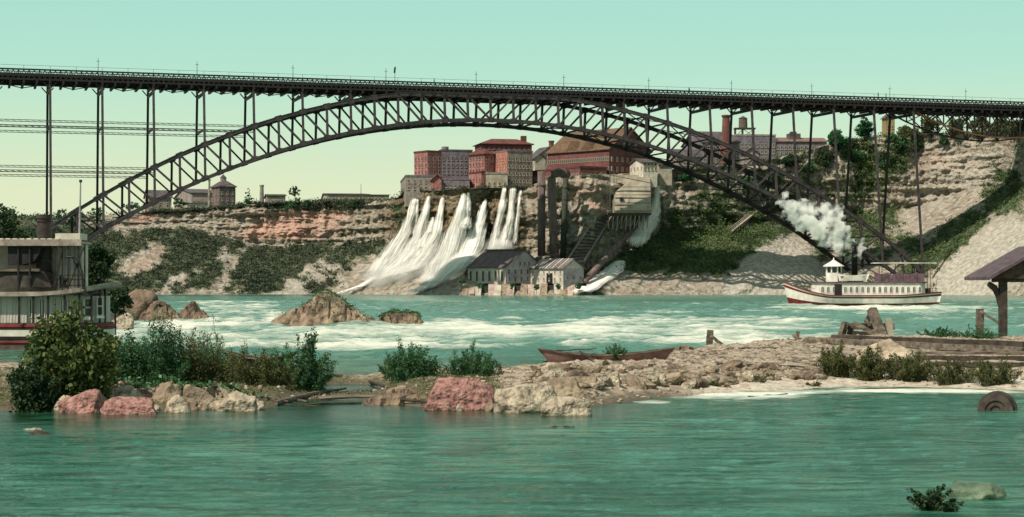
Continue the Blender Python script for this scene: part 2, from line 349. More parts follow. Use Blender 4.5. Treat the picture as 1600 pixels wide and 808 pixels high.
scree = np.clip(blobs([(1195, 425, 80, 38, 38, 1.3), (1540, 410, 100, 50, 38, 1.3), (1510, 265, 60, 50, 0, .6), (470, 440, 70, 24, 35, .7), (1040, 448, 110, 16, 0, .25), (345, 400, 26, 14, 50, .6), (985, 300, 40, 36, 0, .7), (270, 440, 25, 10, 35, .6), (1250, 440, 60, 26, 20, .5), (1440, 330, 40, 60, 0, .4)]) + .35 * n2 + .2 * n3, 0, 1)
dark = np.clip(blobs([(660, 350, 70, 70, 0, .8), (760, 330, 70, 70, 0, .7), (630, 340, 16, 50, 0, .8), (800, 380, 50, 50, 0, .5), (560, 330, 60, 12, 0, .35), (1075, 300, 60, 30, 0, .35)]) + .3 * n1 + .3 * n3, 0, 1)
def veg_at_arrays(): return veg, U, Xd, Dd, Zd
V = np.stack([Xd, Dd, Zd], -1).reshape(-1, 3)
cm = bpy.data.materials.new('cliff_ground'); cm.use_nodes = True; n_ = cm.node_tree; b_ = n_.nodes['Principled BSDF']
def N(t, **k):
    x = n_.nodes.new(t)
    for a, v in k.items(): setattr(x, a, v)
    return x
def mixc(fac, a, b):
    m = N('ShaderNodeMix', data_type='RGBA')
    for s_, v in (('Factor', fac), ('A', a), ('B', b)):
        if isinstance(v, tuple): m.inputs[s_].default_value = (*v, 1)
        elif isinstance(v, float): m.inputs[s_].default_value = v
        else: n_.links.new(v, m.inputs[s_])
    return m.outputs['Result']
def noise(scale, detail=6, stretch=(1, 1, 1), lo=.4, hi=.6):
    t = N('ShaderNodeTexCoord'); mp = N('ShaderNodeMapping'); mp.inputs['Scale'].default_value = stretch; q = N('ShaderNodeTexNoise')
    q.inputs['Scale'].default_value = scale; q.inputs['Detail'].default_value = detail
    n_.links.new(t.outputs['Object'], mp.inputs[0]); n_.links.new(mp.outputs[0], q.inputs['Vector'])
    r = N('ShaderNodeMapRange'); r.inputs[1].default_value = lo; r.inputs[2].default_value = hi; n_.links.new(q.outputs[0], r.inputs[0]); return r.outputs[0]
def attr(nm):
    a = N('ShaderNodeAttribute'); a.attribute_name = nm; return a.outputs['Fac']
def rng(v, lo, hi):
    r = N('ShaderNodeMapRange'); r.inputs[1].default_value = lo; r.inputs[2].default_value = hi; n_.links.new(v, r.inputs[0]); return r.outputs[0]
rk = mixc(noise(.5, 9, (1, 1, 1.5)), (.15, .135, .105), (.37, .345, .28))
rk = mixc(noise(.25, 8, (1, 1, 2), .48, .62), rk, (.27, .225, .175))
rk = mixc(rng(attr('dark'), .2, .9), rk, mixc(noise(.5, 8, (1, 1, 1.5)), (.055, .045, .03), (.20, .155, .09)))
rk = mixc(rng(attr('pink'), .1, .9), rk, mixc(noise(.8, 8, (1, 1, 2.5)), (.30, .20, .15), (.52, .33, .26)))
rk = mixc(rng(attr('scree'), .15, .8), rk, mixc(noise(.7, 8, (1, 1, 1)), (.29, .275, .225), (.44, .415, .355)))
vg = mixc(noise(.5, 7), (.045, .062, .036), (.12, .14, .08))
va = N('ShaderNodeMath', operation='MULTIPLY_ADD'); n_.links.new(noise(.35, 9, (1, 1, 1), .3, .7), va.inputs[0]); va.inputs[1].default_value = .5; n_.links.new(attr('veg'), va.inputs[2]); cl = mixc(rng(va.outputs[0], .56, .92), rk, vg)
n_.links.new(cl, b_.inputs['Base Color']); b_.inputs['Roughness'].default_value = .95; b_.inputs['Specular IOR Level'].default_value = .1
bp = N('ShaderNodeBump'); bp.inputs['Strength'].default_value = .9; bp.inputs['Distance'].default_value = 1.0
bp.inputs['Distance'].default_value = 1.6; n_.links.new(noise(.7, 10, (1, 1, 1.2), 0, 1), bp.inputs['Height']); n_.links.new(bp.outputs[0], b_.inputs['Normal'])
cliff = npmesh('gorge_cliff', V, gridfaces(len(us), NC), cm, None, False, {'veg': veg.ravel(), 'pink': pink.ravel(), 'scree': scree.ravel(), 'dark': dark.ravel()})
tag(cliff, 'tall eroded gorge cliff of banded rock above green talus slopes across the river', kind='structure')
def surf(px, py, out=0.0):
    """point on the cliff surface seen at (px,py), brought out towards the water by `out` metres"""
    j = int(np.clip(np.searchsorted(cpx, px), 1, NC - 1)); col = HY - (Zd[:, j] - CH) / Dd[:, j] * F
    i = int(np.argmin(np.abs(col[:130] - py)))
    return P(px, py, Dd[i, j] - out)
# foliage standing on the slopes
rs = np.random.RandomState(5)
okm = (veg > .56) & (PX > -150) & (PX < 1750) & (U < 2.35)
ii = np.argwhere(okm); ii = ii[rs.choice(len(ii), 7000)]
okm2 = (veg > .22) & (PX > -150) & (PX < 1750) & (U < 2.2) & (U > .03) & ~((PX > 560) & (PX < 930))
i2 = np.argwhere(okm2); ii = np.vstack([ii, i2[rs.choice(len(i2), 1800)]])
C = []; var = []
for i, j in ii:
    s_ = .8 + 1.2 * rs.rand() ** 2; k = 20
    q = rs.normal(size=(k, 3)) * np.array([s_ * .62, s_ * .5, s_ * .45]); q[:, 2] = np.abs(q[:, 2])
    C.append(q + np.array([Xd[i, j], Dd[i, j] - .4, Zd[i, j] - .2])); var += [float(np.clip(.45 + .5 * fbm(PX[i, j] / 30., PY[i, j] / 20., 0, 2, 5) + .3 * (rs.rand() - .5), 0, 1))] * k
C = np.vstack(C); var = np.array(var)
grn = (C[:, 0] > (920 - 800) / F * 560)
LEAFC = leafmat('cliff_scrub_leaves', (.034, .052, .033), (.078, .10, .06), (.15, .165, .10))
LEAFCG = leafmat('green_cliff_leaves', (.035, .065, .025), (.10, .155, .055), (.18, .22, .095))
tag(leaves('cliff_scrub', C[~grn], .62, LEAFC, None, 2, var[~grn]), 'dull green scrub covering the cliff slope left of the waterfalls', kind='stuff')
tag(leaves('cliff_undergrowth', C[grn], .62, LEAFCG, None, 3, var[grn]), 'bright green bushes covering the gorge slope under the right half of the arch', kind='stuff')
# ================================================================ left landing bank under the bridge
ax = np.linspace(-330, -112, 200); ay = np.linspace(455, 556, 70)
AY, AX = np.meshgrid(ay, ax, indexing='ij')
pxl = 800 + F * AX / AY
hz = CH + (HY - np.interp(pxl, [-400, 60, 95, 130, 172], [320, 345, 352, 372, 452])) * AY / F
m_ = sstep(455, 500, AY) * (1 - sstep(-136, -118, AX)) + 0
hz = -1.5 + (hz + 1.5) * m_ + fbm(AX / 6, AY / 6, 0, 4, 91) * 1.2
lb = npmesh('river_bank', np.stack([AX, AY, hz], -1).reshape(-1, 3), gridfaces(70, 200), mat('bank_earth', (.22, .20, .13), (.05, .07, .035), .25, .95, .5, 1.5), None, True)
tag(lb, kind='structure')
q = rs.rand(900, 2); bx = -330 + q[:, 0] * 200; by = 490 + q[:, 1] * 60; C = []
for x_, y_ in zip(bx, by):
    z_ = np.interp(x_, ax, hz[int(np.clip((y_ - 455) / 101 * 69, 0, 69))]); C.append(rs.normal(size=(16, 3)) * [.8, .8, .6] + [x_, y_, z_ + .4])
tag(leaves('bank_undergrowth', np.vstack(C), .6, LEAFG, None, 6), 'green scrub on the low bank behind the moored steamer', kind='stuff')
# ================================================================ river
nr, ncx = 760, 520
ys_ = 22 * np.exp(np.linspace(0, math.log(640 / 22), nr)); pxs = np.linspace(-600, 2200, ncx)
WPX, WY = np.meshgrid(pxs, ys_); WX = (WPX - 800) / F * WY; WPY = HY + F * CH / WY
spit_front = lambda px: F * CH / (np.interp(px, [-400, 0, 100, 400, 520, 660, 920, 1000, 1100, 1570, 2000], [645, 643, 642, 639, 634, 636, 637, 625, 616, 609, 615]) - HY)
rap = sstep(84, 112, WY) * (1 - sstep(330, 420, WY)); calm = 1 - sstep(70, 90, WY)
lee = sstep(-12, -3, WY - spit_front(WPX)) * (1 - .8 * sstep(950, 1060, WPX)) * (1 - sstep(900, 1000, 0 * WPX))
wz = (1 - .85 * lee) * .045 * calm * fbm(WX / .9, WY / .6, 0, 4, 101, .6) + .03 * calm * fbm(WX / 3.5, WY / 1.6, 0, 2, 105)
ch = fbm(WX / 7, WY / 5, 0, 5, 111, .55)
crest = 1 - np.abs(fbm(WX / 11, WY / 6, 2, 4, 117, .5)) * 2.2
wz = wz + rap * (.46 * ch + .34 * np.clip(crest, -1, 1) ** 3) + (1 - calm) * .05 * fbm(WX / 2, WY / 2, 0, 3, 121)
wz = wz + sstep(300, 420, WY) * .12 * ch
# foam lies where the rapids break, in long drifts
band = lambda lst: sum(v * np.exp(-(((WPX - cx) / rx) ** 2 + ((WPY - cy) / ry) ** 2) ** 1.5) for cx, cy, rx, ry, v in lst)
fo = .02 + .30 * rap + band([(560, 530, 420, 16, .55), (330, 505, 130, 9, .55), (380, 478, 90, 12, .45), (780, 515, 180, 8, .5), (1100, 516, 260, 14, .42), (1000, 500, 220, 6, .3), (1250, 540, 160, 8, .5), (1450, 485, 130, 8, .3), (1340, 482, 130, 4, .9),
     (560, 545, 200, 6, .4), (260, 513, 90, 7, .5), (430, 500, 18, 8, .6), (1180, 535, 150, 12, .35), (700, 507, 70, 5, .5), (640, 459, 90, 2.2, .8), (930, 460, 60, 1.6, .9)]) \
     - band([(900, 480, 700, 10, .12), (500, 566, 500, 9, .9), (900, 560, 160, 10, .7), (470, 474, 130, 5, .2), (840, 497, 130, 5, .3)])
foam = np.clip(fo + .42 * ch + .38 * np.clip(crest, -1, 1) ** 2 - .36 + .30 * fbm(WX / 2.2, WY / 2.2, 0, 4, 131), 0, 1) * sstep(78, 92, WY)
shore = band([(1150, 617, 130, 7, 1.0), (1330, 609, 140, 5, .9), (1490, 611, 110, 5, 1.1), (1010, 628, 60, 5, .5)])
foam = np.maximum(foam, np.clip(shore * 1.0 + .55 * fbm(WX / 1.2, WY / .8, 0, 4, 141) - .15, 0, 1))
V = np.stack([WX, WY, wz], -1).reshape(-1, 3)
wm = bpy.data.materials.new('river_water'); wm.use_nodes = True; n_ = wm.node_tree; b_ = n_.nodes['Principled BSDF']
body = mixc(noise(.16, 6, (.6, 1, 1), .35, .65), (.016, .105, .064), (.065, .21, .145))
body = mixc(noise(1.1, 8, (.45, 2.0, 1), .36, .60), (.008, .062, .036), body)  # wave shading painted as dark streaks in the water colour
body = mixc(rng(attr('weed'), .05, .9), body, (.006, .030, .012))  # dark reflection of bank and bushes painted into the water colour
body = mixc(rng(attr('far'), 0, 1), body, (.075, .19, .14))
fnA = noise(1.1, 10, (.32, .5, 1), .30, .70); fnB = noise(3.0, 10, (.6, .8, 1), .25, .75); fx_ = N('ShaderNodeMix'); fx_.inputs[0].default_value = .42; n_.links.new(fnA, fx_.inputs[2]); n_.links.new(fnB, fx_.inputs[3]); fnz = fx_.outputs[0]; fm = N('ShaderNodeMath', operation='MULTIPLY_ADD'); fg = N('ShaderNodeMath', operation='MULTIPLY'); n_.links.new(fnz, fg.inputs[0]); n_.links.new(rng(attr('foam'), .02, .35), fg.inputs[1]); n_.links.new(fg.outputs[0], fm.inputs[0]); fm.inputs[1].default_value = .8
fa = N('ShaderNodeMath', operation='SUBTRACT'); n_.links.new(attr('foam'), fa.inputs[0]); fa.inputs[1].default_value = .40; n_.links.new(fa.outputs[0], fm.inputs[2])
ff = rng(fm.outputs[0], .30, .95)
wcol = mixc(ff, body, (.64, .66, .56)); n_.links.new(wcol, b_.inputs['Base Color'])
rr = N('ShaderNodeMapRange'); n_.links.new(ff, rr.inputs[0]); rr.inputs[3].default_value = .11; rr.inputs[4].default_value = .8; n_.links.new(rr.outputs[0], b_.inputs['Roughness'])
b_.inputs['IOR'].default_value = 1.33; b_.inputs['Specular IOR Level'].default_value = .32
bp = N('ShaderNodeBump'); bp.inputs['Strength'].default_value = 1.0; bp.inputs['Distance'].default_value = .16
h1 = noise(2.0, 8, (1, 1.8, 1), 0, 1); h2 = noise(8, 6, (1, 1.5, 1), 0, 1); ha = N('ShaderNodeMath', operation='MULTIPLY_ADD'); n_.links.new(h2, ha.inputs[0]); ha.inputs[1].default_value = .7; n_.links.new(h1, ha.inputs[2])
bs = N('ShaderNodeMapRange'); n_.links.new(attr('lee'), bs.inputs[0]); bs.inputs[3].default_value = 1.0; bs.inputs[4].default_value = .22; n_.links.new(bs.outputs[0], bp.inputs['Strength'])
n_.links.new(ha.outputs[0], bp.inputs['Height']); n_.links.new(bp.outputs[0], b_.inputs['Normal'])
river = npmesh('river', V, gridfaces(nr, ncx), wm, None, True, {'lee': (lee * calm).ravel(), 'weed': (sstep(-11, -1, WY - F * CH / (np.interp(WPX, [-400, 0, 100, 400, 520, 660, 920, 1000, 1100, 1570, 2000], [645, 643, 642, 639, 634, 636, 637, 625, 616, 609, 615]) - HY)) * (1 - .75 * sstep(950, 1060, WPX)) * (.95 + .9 * fbm(WX / 1.5, WY / .7, 0, 4, 191)) * calm).clip(0, 1).ravel(), 'foam': foam.ravel(), 'far': sstep(80, 130, WY).ravel()})  # the weed mask places the painted bank reflection; no plants grow here
tag(river, kind='structure')
def water_z(X_, Y_): return 0.0
# dark ground far out under everything, to the horizon
g = MB(); g.box(-9000, 9000, 15, 9000, -3.2, -2.2); tag(g.obj('ground', mat('river_bed', (.06, .07, .05), None, .05)), kind='structure')
# ================================================================ gravel spit
SFX = [-400, 0, 100, 400, 520, 660, 920, 1000, 1100, 1200, 1320, 1450, 1570, 2000]
SFY = [645, 643, 642, 639, 634, 636, 637, 625, 616, 611, 604, 604, 609, 615]
SBX = [-400, 100, 400, 520, 780, 850, 1000, 1100, 1250, 1400, 1570, 2000]
SBY = [560, 566, 572, 577, 574, 569, 562, 545, 534, 527, 527, 527]
def spit_f(px): return F * CH / (np.interp(px, SFX, SFY) - HY)
def spit_b(px): return F * (CH - .55) / (np.interp(px, SBX, SBY) - HY)
spx = np.linspace(-380, 2000, 1000); sv = np.linspace(-.12, 1.15, 210)
SV, SPX = np.meshgrid(sv, spx, indexing='ij')
def spit_h(px, Y):
    f_ = spit_f(px); b = spit_b(px); t = (Y - f_); X_ = (px - 800) / F * Y
    h = -.9 + .95 * sstep(-3, .6, t) + .5 * sstep(0, 6, t)
    h = h + .32 * np.exp(-((px - 1370) / 110) ** 2 - ((Y - 100) / 9) ** 2) + .12 * sstep(900, 1200, px) * sstep(8, 14, t)
    pool = np.exp(-(((px - 550) / 50) ** 4) - ((Y - 68.5) / 3.0) ** 4); h = h - .75 * pool - .42 * np.exp(-((px - 540) / 90) ** 4) * (1 - sstep(66, 73, Y))
    h = h - 1.6 * sstep(-1, 4, Y - b)
    rub = np.exp(-((px - 1060) / 260) ** 4) * sstep(4, 8, t)
    h = h + .10 * fbm(X_ / 1.6, Y / 1.6, 0, 5, 151) + .07 * fbm(X_ / .5, Y / .5, 0, 3, 157) + rub * (.24 * np.abs(fbm(X_ / .55, Y / .55, 0, 3, 163)))
    return h
SY = spit_f(SPX) + (spit_b(SPX) + 5 - spit_f(SPX)) * SV
SX = (SPX - 800) / F * SY; SZ = spit_h(SPX, SY)
SPY = HY + F * (CH - SZ) / SY
dampa = 1 - sstep(.02, .28, SZ)
svg = np.clip(sum(v * np.exp(-(((SPX - cx) / rx) ** 2 + ((SPY - cy) / ry) ** 2)) for cx, cy, rx, ry, v in [(250, 610, 320, 50, 1.3), (600, 615, 120, 24, .9), (740, 600, 60, 14, .9), (680, 625, 90, 12, .8), (1300, 572, 60, 18, .35), (1420, 580, 60, 18, .4), (1530, 585, 60, 14, .6), (1500, 540, 90, 10, .6), (900, 590, 60, 12, .1)]) + .5 * fbm(SX / 1.5, SY / 1.5, 0, 4, 161), 0, 1)
gm = bpy.data.materials.new('gravel_ground'); gm.use_nodes = True; n_ = gm.node_tree; b_ = n_.nodes['Principled BSDF']
gc = mixc(noise(2.6, 12, (1, 1, 1), .42, .58), (.075, .06, .042), (.34, .285, .22)); gc = mixc(noise(.6, 5, (1, 1, 1), .48, .66), gc, (.34, .28, .215))
gc = mixc(rng(attr('pale'), .25, .9), gc, mixc(noise(3, 9), (.34, .29, .225), (.50, .45, .37)))
gc = mixc(rng(attr('veg'), .3, .8), gc, mixc(noise(4, 7), (.035, .045, .018), (.13, .115, .06)))
gc = mixc(rng(attr('damp'), .1, .95), gc, (.10, .085, .06)); n_.links.new(gc, b_.inputs['Base Color']); b_.inputs['Roughness'].default_value = .95; b_.inputs['Specular IOR Level'].default_value = .15
bp = N('ShaderNodeBump'); bp.inputs['Strength'].default_value = .8; bp.inputs['Distance'].default_value = .07
n_.links.new(noise(7, 9, (1, 1, 1), 0, 1), bp.inputs['Height']); n_.links.new(bp.outputs[0], b_.inputs['Normal'])
pale = sstep(1000, 1120, SPX) * np.exp(-(SY - spit_f(SPX) - 1.5) ** 2 / 9)
spit = npmesh('gravel_bank', np.stack([SX, SY, SZ], -1).reshape(-1, 3), gridfaces(210, 1000), gm, None, True, {'veg': svg.ravel(), 'damp': np.clip(dampa * (1 - .85 * sstep(1000, 1120, SPX)) + .75 * np.exp(-((SPX - 530) / 150) ** 4) * (1 - sstep(5, 9, SY - spit_f(SPX))), 0, 1).ravel(), 'pale': pale.ravel()})
tag(spit, kind='structure')
def onspit(px, py):
    """point on the spit seen at (px,py)"""
    Ys = np.linspace(float(spit_f(px)) - 2, float(spit_b(px)) + 3, 400); zs = spit_h(np.full(400, float(px)), Ys)
    yy = HY + F * (CH - zs) / Ys; i = int(np.argmin(np.abs(yy - py))); return P(px, HY + F * (CH - zs[i]) / Ys[i], Ys[i])

# grass and low growth over the left bank
C = []; rs = np.random.RandomState(15); sel = np.argwhere((svg > .55) & (SZ > .02) & (SPX > -80) & (SPX < 1620)); sel = sel[rs.choice(len(sel), 5200)]
P0 = np.stack([SX[sel[:, 0], sel[:, 1]], SY[sel[:, 0], sel[:, 1]], SZ[sel[:, 0], sel[:, 1]]], -1)
C = (P0[:, None, :] + np.abs(rs.normal(size=(len(P0), 5, 3))) * [.12, .12, .05] * [1, 1, 1]).reshape(-1, 3)
tag(leaves('grass', C, .075, LEAFO, None, 16, None, .5, .6), 'dry olive grass and creeping growth on the gravel bank', kind='stuff')
# ================================================================ the arch bridge
S_ = 14.2; TH = 0.29638; BX0 = -115.29; BY0 = 510.31; BW = 14.28; ZT = 59.1 + CH; ZB = ZT - 3.6
DX = Vector((math.cos(TH), math.sin(TH), 0)); NX = Vector((-math.sin(TH), math.cos(TH), 0)); O0 = Vector((BX0, BY0, 0))
def B(k, side, z):
    """point of the bridge: k panels along, side 0 = near rib, 1 = far rib, z above water; ribs lean out below"""
    off = -.12 * (ZT - z) if side == 0 else BW + .12 * (ZT - z)
    p = O0 + DX * (k * S_) + NX * off; p.z = z; return p
def BD(k, off, z):
    p = O0 + DX * (k * S_) + NX * off; p.z = z; return p
_CU = (-4.14761537e-04, 1.36829017e-02, -6.57883215e-01, 8.68783320e+00, 2.44453032e+01)
def zu(k): return min(np.polyval(_CU, k), 55.6) + CH
def zl(k): return 48.47 - .5285 * (k - 8.0) ** 2 + CH
br = thing('arch_bridge', 'long dark steel arch bridge spanning the whole gorge high above the river', 'bridge', (0, 0, 0))
def beams(name, m, lst, parent=None):
    for a, b, w, h in lst:
        mb = MB(); mb.beam(a, b, w, h); mb.obj(name, m, parent or br)
def part(name, m, build, parent=None, **k):
    mb = MB(); build(mb); return mb.obj(name, m, parent or br, **k)
K0, K1 = -1.5, 17.5
hk = [x / 2 for x in range(-3, 36)]
for s in (0, 1):
    M_ = steel_lit if s == 0 else steel  # near rib takes the lit copy, far rib the dark steel
    # chords, one segment per half panel
    for i in range(len(hk) - 1):
        a, b = hk[i], hk[i + 1]
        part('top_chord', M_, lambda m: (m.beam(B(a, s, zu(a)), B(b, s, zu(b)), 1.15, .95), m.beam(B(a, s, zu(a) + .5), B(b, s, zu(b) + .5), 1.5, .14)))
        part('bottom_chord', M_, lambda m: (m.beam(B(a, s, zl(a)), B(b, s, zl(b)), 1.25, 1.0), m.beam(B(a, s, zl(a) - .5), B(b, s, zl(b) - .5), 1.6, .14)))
    part('top_chord', M_, lambda m: m.beam(B(17.5, s, zu(17.5)), B(18.05, s, 5.5), 1.2, 1.0))
    part('top_chord', M_, lambda m: m.beam(B(-1.5, s, zu(-1.5)), B(-2.0, s, 9), 1.2, 1.0))
    part('bottom_chord', M_, lambda m: m.beam(B(-1.5, s, zl(-1.5)), B(-2.0, s, -2), 1.3, 1.0))
    for i, k in enumerate(hk):
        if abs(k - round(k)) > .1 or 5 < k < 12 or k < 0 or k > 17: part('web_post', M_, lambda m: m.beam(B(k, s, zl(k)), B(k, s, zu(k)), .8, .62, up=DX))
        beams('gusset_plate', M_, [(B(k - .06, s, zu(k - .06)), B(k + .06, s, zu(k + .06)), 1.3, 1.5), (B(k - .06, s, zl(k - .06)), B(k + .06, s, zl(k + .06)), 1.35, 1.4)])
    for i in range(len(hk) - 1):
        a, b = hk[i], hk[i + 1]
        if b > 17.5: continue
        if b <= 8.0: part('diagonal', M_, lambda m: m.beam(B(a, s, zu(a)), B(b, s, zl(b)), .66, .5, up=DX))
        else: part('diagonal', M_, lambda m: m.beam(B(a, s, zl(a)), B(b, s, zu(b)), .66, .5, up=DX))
    # spandrel posts
    for k in list(range(-6, 6)) + list(range(11, 19)):
        bot = zl(k) if 0 <= k <= 17 else (-4 if k < 0 else 5)
        if k >= 0 and k <= 5 or 11 <= k <= 17: pass
        part('spandrel_post', M_, lambda m: [m.beam(B(k, s, bot), B(k, s, ZB - .3), .5, .66, up=DX)])
    # double longitudinal struts of the left approach
    for z, kk in ((49.0, 3.0), (47.4, 3.0), (36.2, 1.0), (34.9, 1.0)):
        beams('longitudinal_strut', M_, [(B(-4, s, z), B(kk, s, z), .3, .15), (B(-4, s, z - .5), B(kk, s, z - .5), .3, .15)])
        part('strut_lattice', M_, lambda m: tuple(m.beam(B(-4 + j * .125, s, z), B(-4 + (j + 1) * .125, s, z - .5), .07, .07) for j in range(int((kk + 4) / .125))))['kind'] = 'stuff'
# bracing between the two ribs
for k in hk:
    if k > 17.2: continue
    part('cross_strut', steel, lambda m: m.beam(B(k, 0, zu(k)), B(k, 1, zu(k)), .4, .45)); part('cross_strut', steel, lambda m: m.beam(B(k, 0, zl(k)), B(k, 1, zl(k)), .4, .45))
for k in range(-1, 17):
    beams('lateral_brace', steel, [(B(k, 0, zl(k)), B(k + 1, 1, zl(k + 1)), .26, .26), (B(k, 1, zl(k)), B(k + 1, 0, zl(k + 1)), .26, .26)])
    if k < 5 or k > 10: beams('lateral_brace', steel, [(B(k, 0, zu(k)), B(k + 1, 1, zu(k + 1)), .26, .26), (B(k, 1, zu(k)), B(k + 1, 0, zu(k + 1)), .26, .26)])
for k in range(-6, 19):
    if 5 < k < 11: continue
    lo_ = max(8, zu(k) if 0 <= k <= 17 else 8)
    part('tower_brace', steel, lambda m: m.beam(B(k, 0, ZB - 1.5), B(k, 1, ZB - 1.5), .4, .9))
    if k < 3: part('tower_brace', steel, lambda m: m.beam(B(k, 0, 47.5), B(k, 1, 47.5), .3, .6))
# deck
KA, KB = -7, 24
part('deck_plate', steel, lambda m: m.box(KA * S_, KB * S_, -.6, BW + .6, ZB + 2.2, ZB + 2.6, 0, Matrix.Translation(O0) @ Matrix.Rotation(TH, 4, 'Z')))
for off in (-.7, BW + .7):
    part('deck_top_chord', steel, lambda m: m.beam(BD(KA, off, ZT), BD(KB, off, ZT), .5, .42))
    part('deck_bottom_chord', steel, lambda m: m.beam(BD(KA, off, ZB + .9), BD(KB, off, ZB + .9), .5, .5))
    beams('deck_rail', steel, [(BD(KA, off, ZT - .62), BD(KB, off, ZT - .62), .2, .26), (BD(KA, off, ZB + 2.05), BD(KB, off, ZB + 2.05), .3, .7)])
    def lat(m):
        st = S_ / 10 / S_
        n = int((KB - KA) / st)
        for j in range(n):
            a = KA + j * st; m.beam(BD(a, off, ZB + 1.1), BD(a + st, off, ZT - .2), .2, .2); m.beam(BD(a + st, off - .1, ZB + 1.1), BD(a, off - .1, ZT - .2), .2, .2)
            if j % 2 == 0: m.beam(BD(a, off, ZB + .8), BD(a, off, ZT), .22, .22)
    part('deck_lattice', steel, lat)['kind'] = 'stuff'
for off in (2.5, 5.5, 8.8, 11.8): part('stringer', steel, lambda m: m.beam(BD(KA, off, ZB + 1.3), BD(KB, off, ZB + 1.3), .4, 1.7))
for j in range((KB - KA) * 4):
    k = KA + j / 4
    part('floor_beam', steel, lambda m: m.beam(BD(k, -1.3, ZB + .35), BD(k, BW + 1.3, ZB + .35), .6, 1.1))
for k in range(KA, KB):
    beams('deck_bracing', steel, [(BD(k, 0, ZB - .1), BD(k + .5, BW, ZB - .1), .22, .22), (BD(k + 1, 0, ZB - .1), BD(k + .5, BW, ZB - .1), .22, .22)])
    if not 5 < k < 11: beams('knee_brace', steel, [(BD(k + d, o2, ZB + .3), BD(k, o2, ZB - 1.6), .3, .3) for d in (-.12, .12) for o2 in (-.3, BW + .3)])
part('hand_rail_wire', steel, lambda m: [m.beam(BD(KA, -.7, ZT + h), BD(KB, -.7, ZT + h), .07, .07) for h in (1.15,)])
for j in range((KB - KA) * 2): part('rail_post', steel, lambda m: m.beam(BD(KA + j / 2, -.7, ZT), BD(KA + j / 2, -.7, ZT + 1.2), .08, .08))
# shallow truss of the right hand approach
for s, off in ((0, .2), (1, BW - .2)):
    kk = [18 + i * .4 for i in range(13)]; zz = lambda k: ZB - 8.2 * (1 - ((k - 20.4) / 2.4) ** 2)
    for i in range(12):
        a, b = kk[i], kk[i + 1]
        part('approach_chord', steel if s else mat('rusty_steel', (.20, .10, .05), (.1, .055, .03), 2), lambda m: m.beam(BD(a, off, zz(a)), BD(b, off, zz(b)), .5, .45))
        beams('approach_diagonal', steel, [(BD(a, off, ZB), BD(b, off, zz(b)), .25, .3), (BD(a, off, zz(a)), BD(b, off, ZB), .25, .3)])
        if i: part('approach_post', steel, lambda m: m.beam(BD(a, off, zz(a)), BD(a, off, ZB), .4, .4))
# stone piers under the ribs
for s in (0, 1):
    for k, z in ((18.1, 5.2), (17.75, 4.2)):
        p = B(k, s, z); part('stone_pier', stone_l, lambda m: m.prism([(p.x - 1.8, p.y - 1.8), (p.x + 1.8, p.y - 1.8), (p.x + 1.8, p.y + 1.8), (p.x - 1.8, p.y + 1.8)], -3, z + .2, taper=[(p.x - 1.3, p.y - 1.3), (p.x + 1.3, p.y - 1.3), (p.x + 1.3, p.y + 1.3), (p.x - 1.3, p.y + 1.3)]))
# poles with cross arm and lamp along the deck
pole_proto = None
ORD = ['first', 'second', 'third', 'fourth', 'fifth', 'sixth', 'seventh', 'eighth', 'ninth', 'tenth', 'eleventh', 'twelfth']
for ki, k in enumerate(range(-2, 22, 2)):
    base = BD(k, BW + .7, ZT - .1)
    if pole_proto is None:
        pm = MB(); pm.tube([(0, 0, 0), (0, 0, 5.8)], [.11, .06], 6); pe = pm.obj('mast', steel); ar = MB(); ar.beam((-.5, 0, 4.9), (.5, 0, 4.9), .1, .1); ae = ar.obj('cross_arm', steel)
        pole_proto = (pe.data, ae.data); bpy.data.objects.remove(pe); bpy.data.objects.remove(ae)
    t = thing('bridge_pole', 'x', 'pole', base, TH, 'thin poles standing along the bridge deck')
    px_ = 800 + F * base.x / base.y
    t['label'] = '%s thin iron pole from the left on the bridge deck' % ORD[ki]
    meshinst(pole_proto[0], 'mast', t, (0, 0, 0)); meshinst(pole_proto[1], 'cross_arm', t, (0, 0, 0))
